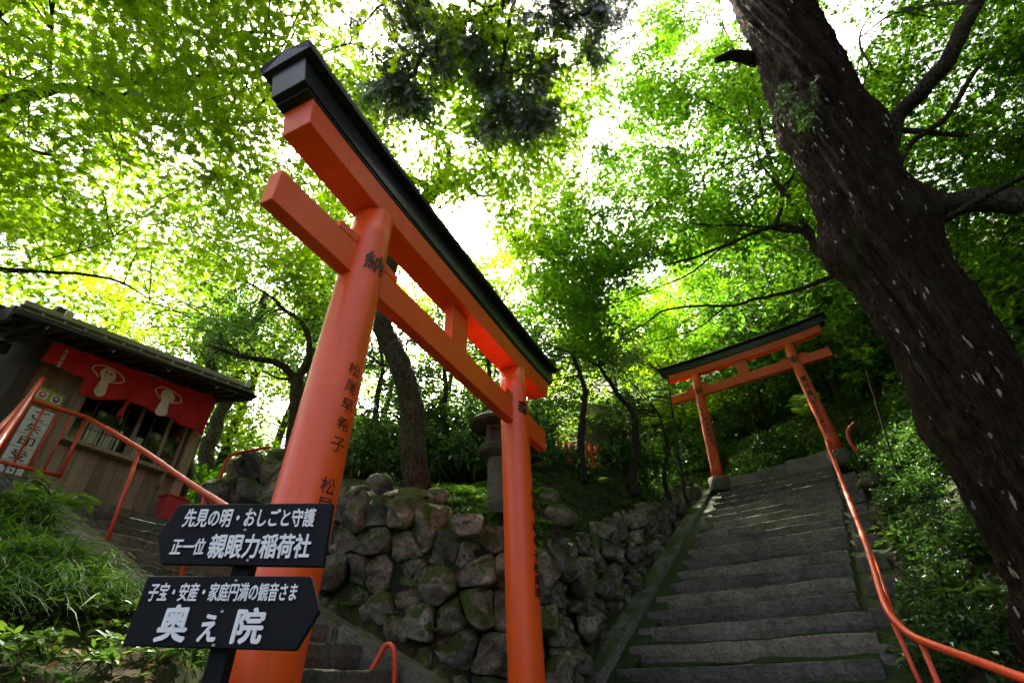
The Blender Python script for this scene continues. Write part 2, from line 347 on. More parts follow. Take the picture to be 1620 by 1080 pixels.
def gz(x, y):
    p = np.stack([np.atleast_1d(x), np.atleast_1d(y)], 1).astype(float); out = np.empty(len(p))
    for i in range(0, len(p), 20000):
        q = p[i:i+20000]; out[i:i+20000] = -np.linalg.norm(q[:, None]-CP[None, :, :2], axis=2)@COEF[:-3]+COEF[-3]+q@COEF[-2:]
    return out
def gz1(x, y): return float(gz(x, y)[0])
gx = np.concatenate([-np.geomspace(75, 8.2, 26), np.arange(-8, 9.01, .13), np.geomspace(9.2, 75, 26)])
gy = np.concatenate([-np.geomspace(60, .6, 22), np.arange(-.4, 17.01, .13), np.geomspace(17.2, 90, 26)])
XX, YY = np.meshgrid(gx, gy); HZ = gz(XX.ravel(), YY.ravel())
GV = np.stack([XX.ravel(), YY.ravel(), HZ], 1)
near = (abs(GV[:, 0]) < 9) & (GV[:, 1] > -.5) & (GV[:, 1] < 17)
for i in np.where(near)[0]: GV[i, 2] += .05*fbm(GV[i], 1.6, 4)
nx = len(gx); ii = np.arange(len(gy)-1)[:, None]*nx+np.arange(nx-1)[None]
GQ = np.stack([ii, ii+1, ii+nx+1, ii+nx], -1).reshape(-1, 4)
tag(link('ground', quads('ground', GV, GQ), SOIL, smooth=True), 'mossy soil slope under the trees', kind='structure')

def hitground(px, py, r0=1.5, r1=40., lift=0.):       # where a sight line meets the ground
    R = np.arange(r0, r1, .04); q = np.array([at(px, py, x) for x in R]); h = gz(q[:, 0], q[:, 1]); k = np.where(q[:, 2] <= h)[0]
    i = k[0] if len(k) else len(R)-1
    return np.array([q[i, 0], q[i, 1], h[i]+lift])
# ------------------------------------------------------------------ text
def text_mesh(body, bold=.012, res=3):
    c = bpy.data.curves.new('text', 'FONT'); c.body = body; c.size = 1; c.offset = 0; c.resolution_u = res
    o = bpy.data.objects.new('text', c); COL.objects.link(o)
    bpy.context.view_layer.update()
    me = bpy.data.meshes.new_from_object(o.evaluated_get(bpy.context.evaluated_depsgraph_get()))
    bpy.data.objects.remove(o); bpy.data.curves.remove(c)
    V = np.array([v.co[:2] for v in me.vertices]); Fc = [tuple(p.vertices) for p in me.polygons]
    bpy.data.meshes.remove(me)
    V -= (V.min(0)+V.max(0))/2; sz = V.max(0)-V.min(0)
    L = np.zeros(len(V))
    if bold > 0:                                     # thicken the strokes with shifted copies, each a little higher
        V0, F0, n0 = V, Fc, len(V); V = [V0]; L = [L]; Fc = list(F0)
        for i, a in enumerate(np.arange(6)*math.pi/3):
            V.append(V0+bold*np.array([math.cos(a), math.sin(a)])); L.append(np.full(n0, (i+1)*.0004)); Fc += [tuple(j+(i+1)*n0 for j in f) for f in F0]
        V = np.vstack(V); L = np.concatenate(L)
    text_mesh.L = L
    return V, Fc, sz
def brush(V, amt=.012):                              # brushed outlines
    return V+np.array([[fbm((x*5, y*5, 1.3), 1.3, 2)*amt, fbm((x*5, y*5, 7.7), 1.3, 2)*amt] for x, y in V])
def flat_text(name, body, ctr, ex, ey, nrm, w, h, mat, parent, bold=.012, lift=.004, thick=.0015, rough=.01):
    V, Fc, sz = text_mesh(body, bold); V = brush(V, rough); sx = w/sz[0]; sy = h/sz[1]
    L = text_mesh.L; P = np.array([ctr+ex*(x*sx)+ey*(y*sy)+nrm*(lift+l) for (x, y), l in zip(V, L)])
    o = link(name, mesh(name, P, Fc), mat); setw(o, parent); return o
class Pillar:
    def __init__(s, fr, sgn, sp, k, zm, rtop, ztop, rbot, zbot):
        s.fr, s.sgn, s.sp, s.k, s.zm, s.rt, s.zt, s.rb, s.zb = fr, sgn, sp, k, zm, rtop, ztop, rbot, zbot
    def ax(s, z): return s.fr.P(s.sgn*(s.sp-s.k*(z-s.zm)), 0, z)
    def rad(s, z): return s.rt+(s.rb-s.rt)*(s.zt-z)/(s.zt-s.zb)
    def hit(s, px, py):                              # angle and height where a sight line meets the pillar
        d = ray(px, py); d = d/np.linalg.norm(d)
        for t in np.arange(.5, 30, .004):
            q = d*t; v = (q-s.ax(q[2]))[:2]
            if np.hypot(*v) <= s.rad(q[2]): return math.atan2(v[1], v[0]), q[2]
        return None
    def text(s, ch, ang, z, h, parent, w=None, bold=.014, mat=INK, lift=.0035):
        V, Fc, sz = text_mesh(ch, bold); V = brush(V, .03)
        sc = h/sz[1]; sx = (w or h*.95)/sz[0]
        # cut wide faces so that they follow the curve
        P = []
        for (x, y), l in zip(V, text_mesh.L):
            zz = z+y*sc; r = s.rad(zz)+lift+l; a = ang+x*sx/r; c = s.ax(zz); P.append((c[0]+r*math.cos(a), c[1]+r*math.sin(a), zz))
        o = link('lettering', mesh('lettering', P, Fc), mat); setw(o, parent); return o

# ------------------------------------------------------------------ torii
def sweep(name, fr, half, bot, top, w0, w1, rise, mat, parent, segs=26, slant=.0, ridge=0., ease=4):
    # beam of length 2*half with curved-up ends; section between bot and top, half widths w0 (bottom) and w1 (top)
    V = []; ring = 5 if ridge else 4
    for i in range(segs+1):
        t = -1+2*i/segs; r = rise*abs(t)**ease
        ub = t*half; ut = t*(half+slant)
        V += [fr.P(ub, w0, bot+r), fr.P(ub, -w0, bot+r), fr.P(ut, -w1, top+r)]
        if ridge: V.append(fr.P(ut, 0, top+r+ridge))
        V.append(fr.P(ut, w1, top+r))
    Q = []
    for i in range(segs):
        for j in range(ring):
            k = (j+1) % ring; Q.append((i*ring+j, i*ring+k, (i+1)*ring+k, (i+1)*ring+j))
    Q.append(tuple(range(ring-1, -1, -1))); Q.append(tuple(segs*ring+j for j in range(ring)))
    import bmesh
    me = mesh(name, V, Q); bm = bmesh.new(); bm.from_mesh(me); bmesh.ops.recalc_face_normals(bm, faces=bm.faces)
    es = [e for e in bm.edges if e.calc_face_angle(0) > .5]
    bmesh.ops.bevel(bm, geom=es, offset=.004, segments=1, affect='EDGES'); bm.to_mesh(me); bm.free()
    o = link(name, me, mat); setw(o, parent); return o
def torii(fr, label, k, n0, nh, nt_, nl, s0, sr, sl_, st, r0, r1, zb, mat, base):
    root = empty('torii_gate', label, 'torii', None, fr.P(0, 0, zb)); zm = n0+nh/2; PL = []
    for sgn in (-1, 1):
        p = Pillar(fr, sgn, 1.25, k, zm, r0, s0+.02, r1, zb); PL.append(p)
        zs = np.linspace(zb, s0+.015, 14)
        o = tube('pillar', [p.ax(z) for z in zs], [p.rad(z) for z in zs], mat, root, 56)
        p.obj = o
        if base == 'stone':
            zs = [zb-.35, zb-.3, zb-.02, zb+.0]; b = tube('pedestal', [p.ax(z) for z in zs], [.235, .25, .25, .235], KERB, o, 40)
        else: b = tube('base_sleeve', [p.ax(z) for z in (zb-.05, zb+.25)], [r1+.02, r1+.015], BLK, o, 40)
    sweep('tie_beam', fr, nl, n0, n0+nh, nt_/2, nt_/2, 0, mat, root, 2)
    for sgn in (-1, 1):
        for q in (-1, 1):                            # wedges either side of each pillar
            u0 = sgn*1.25+q*.14*1.; u1 = sgn*1.25+q*.31; h = .055
            a, b_ = (u0, u1) if u0 < u1 else (u1, u0)
            z0 = n0+nh+.001
            hb = (h+.02, h) if q > 0 else (h, h+.02)
            fw = nt_/2+.004
            pts = [fr.P(a, fw, z0), fr.P(b_, fw, z0), fr.P(b_, -fw, z0), fr.P(a, -fw, z0), fr.P(a, fw, z0+hb[0]), fr.P(b_, fw, z0+hb[1]), fr.P(b_, -fw, z0+hb[1]), fr.P(a, -fw, z0+hb[0])]
            hexa('wedge', pts, mat, root, .003)
    fbox('centre_strut', fr, -.13, .13, -nt_/2+.004, nt_/2-.004, n0+nh-.002, s0+.02, mat, root, .003)
    sweep('lower_lintel', fr, sl_, s0, s0+.20, st/2, st/2+.012, sr, mat, root, 26, .04)
    sweep('upper_lintel', fr, sl_+.14, s0+.225, s0+.42, st/2+.03, st/2+.03, sr+.012, BLK, root, 26, .05)
    sweep('lintel_roof', fr, sl_+.22, s0+.425, s0+.465, st/2+.095, st/2+.105, sr+.012, BLK, root, 26, .03, .05)
    sweep('lintel_fillet', fr, sl_+.10, s0+.201, s0+.224, st/2+.02, st/2+.02, sr, BLK, root, 26, 0)
    return root, PL
TA, PA = torii(FA, 'large vermilion torii gate with black roofed lintel, in front of the stone wall', .045, 2.188, .253, .095, 2.037, 2.829, .056, 2.02, .225, .140, .156, -.42, VERM, 'sleeve')
TB, PB = torii(FB, 'smaller distant vermilion torii gate at the top of the stone stairs', .041, 6.372, .238, .12, 2.046, 7.016, .06, 2.03, .175, .118, .138, 4.08, VERM2, 'stone')
# brushed names on the pillars
def column(p, pts, size, wd=None, bold=.014, lead=None):
    for ch, px, py in pts:
        h = p.hit(px, py)
        if h: p.text(ch, h[0], h[1], size, p.obj, wd, bold)
column(PA[0], [('納', 594, 416)], .165, .15, .02)
column(PA[0], [('松', 560.6, 585), ('尾', 555.7, 612), ('早', 549.6, 641), ('希', 542.5, 671), ('子', 535, 703), ('松', 519, 768), ('尾', 512, 800)], .080, .085, .0)
column(PA[1], [('奉', 828, 645)], .16, .15, .02)
column(PA[1], [('松', 843, 782), ('尾', 844, 800), ('早', 845.5, 835), ('希', 847, 855), ('子', 848, 878), ('松', 849, 898), ('尾', 850, 918), ('早', 851, 938)], .085, .1, .02)
column(PB[0], [('納', 1105, 617)], .20, .19, .02)
column(PB[1], [('奉', 1256, 568)], .21, .19, .02)
column(PB[1], [('藤', 1271, 599), ('井', 1276, 610), ('雄', 1281, 621), ('一', 1284, 629)], .14, .13, .02)
column(PB[1], [(c, 1287+i*3.3, 636+i*7.4) for i, c in enumerate('株式会社藤井工')], .09, .085, .02)
column(PB[0], [(c, 1117+i*2.3, 662+i*8.) for i, c in enumerate('藤井雄一一同')], .09, .085, .02)
column(PB[0], [(c, 1110+i*2.2, 648+i*8.) for i, c in enumerate('昭和六十年吉日')], .07, .07, .015)

# ------------------------------------------------------------------ direction signs on a post
SY = 1.70; SN = np.array([0.05, -1, 0]); SN /= np.linalg.norm(SN); SP0 = np.array([0, SY, 0])
def sp(px, py): return plane(px, py, SP0, SN)
post = empty('sign_post', 'black wooden post with two black arrow boards, in front of left torii pillar', 'signpost', None, tuple(sp(345, 1045)+np.array([0, 0, -1.0])))
EX = np.array([1, .05, 0]); EX /= np.linalg.norm(EX)
pc = sp(372, 902)
q0 = pc+np.array([0, .030, 0])
hexa('post', [q0+EX*sx*.027+np.array([0, yy, zz]) for zz in (-1.25, .16) for sx, yy in ((-1, 0), (1, 0), (1, .05), (-1, .05))], BOARD, post, .003)
def board(name, pix):
    P = np.array([sp(*p) for p in pix]); n = len(P); bk = P-SN*.024
    me = mesh(name, np.vstack([P, bk]), [tuple(range(n)), tuple(range(2*n-1, n-1, -1))]+[(i, i+n, (i+1) % n+n, (i+1) % n) for i in range(n)])
    import bmesh
    bm = bmesh.new(); bm.from_mesh(me); bmesh.ops.recalc_face_normals(bm, faces=bm.faces); bmesh.ops.bevel(bm, geom=bm.edges[:], offset=.003, segments=1, affect='EDGES'); bm.to_mesh(me); bm.free()
    o = link(name, me, BOARD); setw(o, post); return o
b1 = board('arrow_board', [(284, 797), (527, 795), (511, 896), (254, 892), (249, 846)])
b1['label'] = 'upper black board pointing left'
b2 = board('arrow_board', [(234, 910), (492, 911), (505, 966), (467, 1029), (192, 1021)])
b2['label'] = 'lower black board pointing right'
def board_text(body, l, t, r, b, bold=.02):            # pixel box of the text at mid height
    ym = (t+b)/2; xm = (l+r)/2
    c = sp(xm, ym); L_ = sp(l, ym); R_ = sp(r, ym); T_ = sp(xm, t); B_ = sp(xm, b)
    ex = (R_-L_); w = np.linalg.norm(ex); ex /= w
    flat_text('lettering', body, c, ex, np.array([0, 0, 1.]), SN, w, abs(T_[2]-B_[2]), WHITE, b1 if ym < 903 else b2, bold, .0035, rough=.022)
board_text('先見の明・おしごと守護', 294, 805, 499, 833, .028)
board_text('正一位', 273, 852, 325, 877, .03)
board_text('親眼力稲荷社', 333, 845, 492, 882, .03)
board_text('子宝・安産・家庭円満の観音さま', 238, 922, 471, 950, .026)
for ch, x0, x1, y0, y1 in (('奥', 254, 299, 957, 1013), ('え', 318, 345, 972, 1013), ('院', 373, 417, 962, 1016)):
    board_text(ch, x0, y0, x1, y1, .035)
for px, py in ((398, 806), (388, 838), (392, 886), (374, 918), (352, 967), (338, 1020)):
    c = sp(px, py); V, Q = tubearr([c+SN*.0, c+SN*.006], [.0045, .003], 8); Q = list(Q)+[tuple(8+j for j in range(8))]
    setw(link('nail', mesh('nail', V, Q), ZINC), b1 if py < 903 else b2)

# ------------------------------------------------------------------ stairs
def slab(name, fr, u0, u1, dfront, depth, ztop, h, mat, parent, seg=22, jit=.013, seed=0):
    # worn stone step: front at d=dfront
    V = []; 
    for i in range(seg+1):
        t = i/seg; u = u0+(u1-u0)*t; e = 1-min(1, min(t, 1-t)*9); rnd = .010*e*e
        jt = jit*fbm((u*2, seed*3.1, 0), 1.4, 3); jf = jit*1.2*fbm((u*2, seed*3.1, 5), 1.7, 3); jb = jit*1.6*fbm((u*3, seed*3.1, 9), 2.2, 3)
        zt = ztop+jt*.8-rnd*.6-.010*math.sin(math.pi*t); df = dfront-jf+rnd
        bvl = .015+.005*fbm((u*5, seed, 2), 2, 2)
        zb_ = ztop-h+jb+rnd*.8
        prof = [(df+depth, zt), (df+bvl, zt), (df+bvl*.3, zt-bvl*.3), (df, zt-bvl), (df+.002, zt-h*.5), (df+.022, zb_+.03), (df+.045, zb_), (df+depth, zb_)]
        V += [fr.P(u, -d, z) for d, z in prof]
    k = 8; Q = []
    for i in range(seg):
        for j in range(k):
            l = (j+1) % k; Q.append((i*k+j, i*k+l, (i+1)*k+l, (i+1)*k+j))
    Q.append(tuple(range(k-1, -1, -1))); Q.append(tuple(seg*k+j for j in range(k)))
    import bmesh
    me = mesh(name, V, Q); bm = bmesh.new(); bm.from_mesh(me); bmesh.ops.recalc_face_normals(bm, faces=bm.faces); bm.to_mesh(me); bm.free()
    o = link(name, me, mat); setw(o, parent); return o
MOSSBED = stonemat('mossy_bed', [(.02, .022, .01), (.022, .032, .008), (.03, .04, .01)], .9, (.025, .042, .008), 4.)
def bed(fr, st, u0, u1, d0, d1, off, parent):
    n = 60; V = []; Q = []
    for i in range(n+1):
        d = d0+(d1-d0)*i/n
        for j in range(13):
            u = u0+(u1-u0)*j/12; V.append(fr.P(u, -d, st(d)+off+.025*fbm((u*3, d*3, 0), 1.5, 3)))
    for i in range(n):
        for j in range(12): a = i*13+j; Q.append((a, a+1, a+14, a+13))
    o = link('moss_bed', mesh('moss_bed', V, Q), MOSSBED, smooth=True); setw(o, parent); return o
stB = empty('stone_stairs', 'dark worn stone stairs climbing to the distant torii gate', 'stairs', None, FB.P(0, 6, .3))
RISE = .2205; RUN = RISE/.57
for i in range(0, 22):
    z = 3.85-RISE*i+random.uniform(-.008, .008); d = -RUN*i+.02
    slab('step', FB, -1.34-.05*random.random()-.10*(i > 12), 1.13+.06*random.random()+.08*(i > 14), d, RUN+.06, z, .232, GRANITE, stB, seed=i)
def moss_strip(fr, u0, u1, d, z, parent, seed):
    n = 40; V = []; Q = []
    for i in range(n+1):
        t = i/n; u = u0+(u1-u0)*t; a = max(.0, .5+.9*fbm((u*1.6, seed*2.3, 0), 1.3, 3)+.6*(abs(t-.5)*2)**3); h = .012+.045*a; w = .015+.05*a
        V += [fr.P(u, -(d-w), z-.004), fr.P(u, -(d-w*.6), z+h*.6+.004*random.random()), fr.P(u, -(d+.03), z+h)]
    for i in range(n):
        for j in range(2): k = i*3+j; Q.append((k, k+3, k+4, k+1))
    setw(link('moss_strip', mesh('moss_strip', V, Q), MOSSBED, smooth=True), parent)
for i in range(0, 20): moss_strip(FB, -1.36, 1.16, -RUN*i+.045, 3.85-RISE*(i+1)+.002, stB, i)
bed(FB, STB, -1.75, -1.28, -8.6, -.3, -.10, stB); bed(FB, STB, 1.08, 1.6, -8.6, -.3, -.20, stB); bed(FB, STB, -1.7, 1.5, -8.6, -.3, -.30, stB)
for (d0, d1) in ((-8.6, -6.9), (-6.88, -5.35), (-5.33, -3.9), (-3.88, -2.4), (-2.38, -.9), (-.88, .1)):
    lift = random.uniform(-.02, .02); n = 8; V = []
    for i in range(n+1):
        d = d0+(d1-d0)*i/n; z = STB(d)+.0+lift; jj = .02*fbm((d*2, 3, 1), 1.5, 3)
        V += [FB.P(-1.90+jj, -d, z), FB.P(-1.58+jj*.5, -d, z+.005), FB.P(-1.57, -d, z-.4), FB.P(-1.91, -d, z-.4)]
    Q = []
    for i in range(n):
        for j in range(4): l = (j+1) % 4; Q.append((i*4+j, i*4+l, (i+1)*4+l, (i+1)*4+j))
    Q += [(3, 2, 1, 0), tuple(n*4+j for j in range(4))]
    import bmesh
    me = mesh('kerb_stone', V, Q); bm = bmesh.new(); bm.from_mesh(me); bmesh.ops.recalc_face_normals(bm, faces=bm.faces)
    bmesh.ops.bevel(bm, geom=[e for e in bm.edges if e.calc_face_angle(0) > .8], offset=.02, segments=2, affect='EDGES'); bm.to_mesh(me); bm.free()
    setw(link('kerb_stone', me, KERB2), stB)
for d in np.arange(-7.6, -.2, .62):
    slab('edge_stone', FB, 1.24+.03*random.random(), 1.52+.06*random.random(), d, .60, STB(d)+.0+random.uniform(-.03, .03), .35, GRANITE, stB, 5, .03, d)
# landing, far low wall and pale marker post
lw = empty('low_stone_wall', 'low pale stone wall behind the far torii landing', 'wall', None, FB.P(0, -.8, 3.8))
for i, (u0, u1) in enumerate(((-1.25, -.55), (-.545, .15), (.155, .9), (.905, 1.5))):
    slab('coping_stone', FB, u0, u1, .75+.03*(i % 2), .4, 4.30+.04*i-.03*(i == 0), .55, PALE, lw, 8, .02, 40+i)
mk = fbox('marker_post', FB, .94, 1.10, -.35, -.2, 3.6, 4.22, PALE, None, .012)
tag(mk, 'short pale stone marker post beside right foot of the far torii', 'stone post')
# left stairs
stA = empty('stone_stairs', 'stone steps climbing left past the sign boards to the wooden booth', 'stairs', None, FA.P(.4, -2, 0))
for i in range(0, 13):
    e = 5.1-.444*i; z = 1.9-.2*i+random.uniform(-.006, .006)
    slab('step', FA, -.36, 1.2, e, .52, z, .21, GRANITE, stA, seed=60+i)
slab('landing_slab', FA, -1.4, 2.6, 5.55, 3.2, 1.9, .3, KERB, stA, seed=80)
bed(FA, STA, -.5, 1.4, -.6, 5., -.30, stA)
for u0, u1, segs, mt in ((-.76, -.37, ((-.6, 1.2), (1.22, 2.6), (2.62, 3.75), (3.77, 5.2)), KERB2), (1.16, 1.50, ((-1.2, .5), (.52, 1.9), (1.92, 3.2), (3.22, 5.)), KERB)):
    for e0, e1 in segs:
        lift = random.uniform(-.02, .02)+.03; n = 6; V = []
        for i in range(n+1):
            e = e0+(e1-e0)*i/n; z = STA(e)+lift; jj = .03*fbm((e*2, 8, u0), 1.5, 3)
            V += [FA.P(u0+jj, -e, z), FA.P(u1+jj*.4, -e, z), FA.P(u1, -e, z-.45), FA.P(u0, -e, z-.45)]
        Q = []
        for i in range(n):
            for j in range(4): l = (j+1) % 4; Q.append((i*4+j, i*4+l, (i+1)*4+l, (i+1)*4+j))
        Q += [(3, 2, 1, 0), tuple(n*4+j for j in range(4))]
        me = mesh('kerb_stone', V, Q); bm = bmesh.new(); bm.from_mesh(me); bmesh.ops.recalc_face_normals(bm, faces=bm.faces)
        bmesh.ops.bevel(bm, geom=[x for x in bm.edges if x.calc_face_angle(0) > .8], offset=.025, segments=2, affect='EDGES'); bm.to_mesh(me); bm.free()
        setw(link('kerb_stone', me, mt), stA)

# ------------------------------------------------------------------ rubble retaining wall: every stone its own piece
segL = np.linalg.norm(np.diff(WALL, axis=0), axis=1); cumL = np.concatenate([[0], np.cumsum(segL)])
WC = catmull(np.column_stack([WALL, WTOP, WBOT]), 240); cl = np.concatenate([[0], np.cumsum(np.linalg.norm(np.diff(WC[:, :2], axis=0), axis=1))])
def wpt(s):
    x = [np.interp(s, cl, WC[:, k]) for k in range(4)]; e = .05
    t = np.array([np.interp(s+e, cl, WC[:, 0])-np.interp(s-e, cl, WC[:, 0]), np.interp(s+e, cl, WC[:, 1])-np.interp(s-e, cl, WC[:, 1])]); t /= np.linalg.norm(t)+1e-9
    return np.array(x[:2]), np.array([t[1], -t[0]]), x[2], x[3]
def wall_hit(px, py):
    d = ray(px, py); best = None
    for i in range(len(WC)-1):
        a, b_ = WC[i, :2], WC[i+1, :2]; m_ = np.array([[d[0], a[0]-b_[0]], [d[1], a[1]-b_[1]]])
        if abs(np.linalg.det(m_)) < 1e-9: continue
        t, f = np.linalg.solve(m_, a)
        if 0 <= f <= 1 and t > 0 and (best is None or t < best[0]): best = (t, cl[i]+f*(cl[i+1]-cl[i]), d[2]*t)
    return best[1:] if best else None
seeds = []
for p in ((533, 908), (575, 905), (596, 904), (640, 908), (593, 858), (640, 865), (709, 862), (779, 844), (756, 905), (756, 960), (600, 971), (668, 981), (726, 1020), (779, 1045), (691, 930), (568, 816), (645, 812), (600, 812), (540, 851), (885, 858), (930, 851), (877, 930), (937, 905), (941, 960), (885, 1000), (840, 1020), (649, 1045), (830, 870), (835, 940), (745, 838), (675, 838), (560, 985), (520, 850), (800, 960)):
    h = wall_hit(*p)
    if h: seeds.append(h)
nhand = len(seeds); L_ = cl[-1]
for _ in range(9000):
    s = rng.uniform(0, L_); _, _, zt, zb = wpt(s); z = rng.uniform(zb-.15, zt)
    far = np.clip((s-5.5)/6, 0, 1); mind = (.40-.16*far)*rng.uniform(.6, 1.2)
    if all((s-a)**2+((z-b_)*1.25)**2 > mind*mind for a, b_ in seeds): seeds.append((s, z))
seeds = np.array(seeds)
def clip(poly, n, c):
    out = []
    for i in range(len(poly)):
        a, b_ = poly[i], poly[(i+1) % len(poly)]; da, db = a@n-c, b_@n-c
        if da <= 0: out.append(a)
        if da*db < 0: out.append(a+(b_-a)*da/(da-db))
    return out
wallo = empty('retaining_wall', 'rough mossy boulder wall between the two flights of stairs', 'wall', None, (*WALL[4], -.5))
for idx, c in enumerate(seeds):
    poly = [c+np.array(v) for v in ((-1, -1), (1, -1), (1, 1), (-1, 1))]
    for j in np.argsort(((seeds-c)**2).sum(1))[1:22]:
        dlt = seeds[j]-c; m_ = (seeds[j]+c)/2; nn = dlt/np.linalg.norm(dlt); poly = clip(poly, nn, m_@nn-.006)
        if len(poly) < 3: break
    if len(poly) < 3: continue
    zt = wpt(c[0])[2]; poly = clip(poly, np.array([0, 1.]), zt+.10+.10*fbm((c[0], 1, 2), 1.5, 2))
    if len(poly) < 3: continue
    poly = np.array(poly); ctr = poly.mean(0); size = math.sqrt(max(.01, (poly.max(0)-poly.min(0)).prod()))
    if size < .09: continue
    # resample outline, round corners
    n = 30; pl = np.vstack([poly, poly[:1]]); ll = np.concatenate([[0], np.cumsum(np.linalg.norm(np.diff(pl, axis=0), axis=1))])
    tt = np.linspace(0, ll[-1], n, endpoint=False); out = np.column_stack([np.interp(tt, ll, pl[:, 0]), np.interp(tt, ll, pl[:, 1])])
    for _ in range(1): out = .5*out+.25*(np.roll(out, 1, 0)+np.roll(out, -1, 0))
    bul = min(.26, .30*size)*rng.uniform(.7, 1.3); push = rng.uniform(-.10, .12); tilt = rng.uniform(-.3, .3, 2); fac = [(np.array([math.cos(a), math.sin(a)])*rng.uniform(.6, 2.6)/size, rng.uniform(.9, 1.35)) for a in rng.uniform(0, 6.28, 8)]
    out = out+np.array([[fbm((x*4, y*4, idx), 1.6, 3), fbm((x*4, y*4, idx+50), 1.6, 3)] for x, y in out])*.035*size
    V = []; rings = [(1.0, -.6), (1.01, .0), (.995, .35), (.965, .68), (.91, .88), (.80, .98), (.67, 1.), (.52, 1.01), (.36, 1.02), (.18, 1.02)]
    def P3(q, h):
        p2, nr, _, _ = wpt(float(np.clip(q[0], 0.02, L_-.02))); lean = .10*(q[1]-ctr[1])
        w = h; b3 = np.array([p2[0]+nr[0]*w, p2[1]+nr[1]*w, q[1]]); 
        return b3
    for f, hgt in rings:
        for q in out:
            qq = ctr+(q-ctr)*f; hh = bul*hgt+push
            if hgt > 0:
                hh = bul*min(hgt, *[c_-(v_@(qq-ctr)) for v_, c_ in fac])+push; hh += (tilt@(qq-ctr))*.5*hgt+.26*size*fbm((qq[0]*2.6, qq[1]*2.6, idx*1.7), 1., 6)+.05*fbm((qq[0]*9, qq[1]*9, idx), 1., 4)+.05*abs(fbm((qq[0]*1.3, qq[1]*1.3, idx), 2.2, 3))
            V.append(P3(qq, hh))
    V.append(P3(ctr, bul+push+.04*fbm((ctr[0], ctr[1], idx), 2, 3))); V.append(P3(ctr, -bul*.6+push))
    Q = []
    for r in range(len(rings)-1):
        for j in range(n): k = (j+1) % n; Q.append((r*n+j, r*n+k, (r+1)*n+k, (r+1)*n+j))
    for j in range(n): k = (j+1) % n; Q.append(((len(rings)-1)*n+j, (len(rings)-1)*n+k, len(rings)*n)); Q.append((k, j, len(rings)*n+1))
    setw(link('stone', mesh('stone', V, Q), ROCK, smooth=True), wallo)
# earth core behind the stones so that the joints are filled
V = []; Q = []
for i in range(121):
    s = L_*i/120; p, nr, zt, zb = wpt(s)
    for j in range(6): zz = zb-.3+(zt-zb+.2)*j/5; w = -.06+.04*fbm((s*2, zz*2, 0), 1.5, 3); V.append((p[0]+nr[0]*w, p[1]+nr[1]*w, zz))
for i in range(120):
    for j in range(5): a = i*6+j; Q.append((a, a+6, a+7, a+1))
setw(link('earth_joint', mesh('earth_joint', V, Q), MOSSBED, smooth=True), wallo)

# loose boulders on the mound and by the left stairs
def boulder(c, sz, seed, mat=ROCK):
    import bmesh
    bm = bmesh.new(); bmesh.ops.create_icosphere(bm, subdivisions=3, radius=1)
    pl = [(Vector(rng.normal(size=3)).normalized(), rng.uniform(.62, .9)) for _ in range(9)]
    for v in bm.verts:
        for n_, d_ in pl:
            t = v.co.dot(n_)-d_
            if t > 0: v.co -= n_*t*.85
        v.co *= 1+.10*fbm((v.co.x+seed, v.co.y, v.co.z), 1.8, 4)
        v.co = Vector((v.co.x*sz[0]+c[0], v.co.y*sz[1]+c[1], v.co.z*sz[2]+c[2]))
    me = bpy.data.meshes.new('boulder'); bm.to_mesh(me); bm.free(); return link('boulder', me, mat, smooth=True)
for k, (px, py, r, sx, sz_, lab) in enumerate((
        (645, 802, 6.35, .42, .22, 'flat mossy boulder at the foot of the leaning tree trunk'),
        (598, 775, 7.0, .22, .24, 'upright grey boulder left of the leaning tree trunk'),
        (575, 800, 6.6, .20, .2, 'small mossy boulder on wall top beside the left torii pillar'),
        (390, 745, 9.0, .34, .34, 'brown rounded boulder below the curved red handrail'),
        (352, 782, 8.2, .32, .24, 'dark boulder under the red handrail near the booth'),
        (425, 772, 8.6, .38, .34, 'shaded boulder left of the big torii pillar'),
        (440, 735, 9.6, .34, .32, 'grey boulder under bushes left of the big torii pillar'),
        (885, 815, 7.6, .30, .20, 'mossy boulder on mound right of the right torii pillar'),
        (870, 785, 8.0, .20, .16, 'small dark boulder on the mound behind the right torii pillar'),
        (690, 790, 6.9, .20, .16, 'little boulder right of the leaning trunk'),
        (1215, 735, 14.6, .5, .3, 'wide mossy boulder behind the low wall at the far torii'),
        (1290, 700, 15.2, .5, .4, 'pale boulder behind right pillar of the far torii'),
        (1395, 760, 10., .42, .22, 'flat dark boulder right of the upper stairs'),
        (1370, 730, 12., .5, .25, 'mossy boulder beside the far torii right pillar base'))):
    
    c_ = hitground(px, py+6, r-1.2, r+6) if k not in (3, 4, 5, 6) else at(px, py, r)
    if k not in (3, 4, 5, 6): c_ = c_+np.array([0, 0, sz_*.25])
    tag(boulder(c_, (sx, sx*.9, sz_), k*3.7), lab, 'boulder')

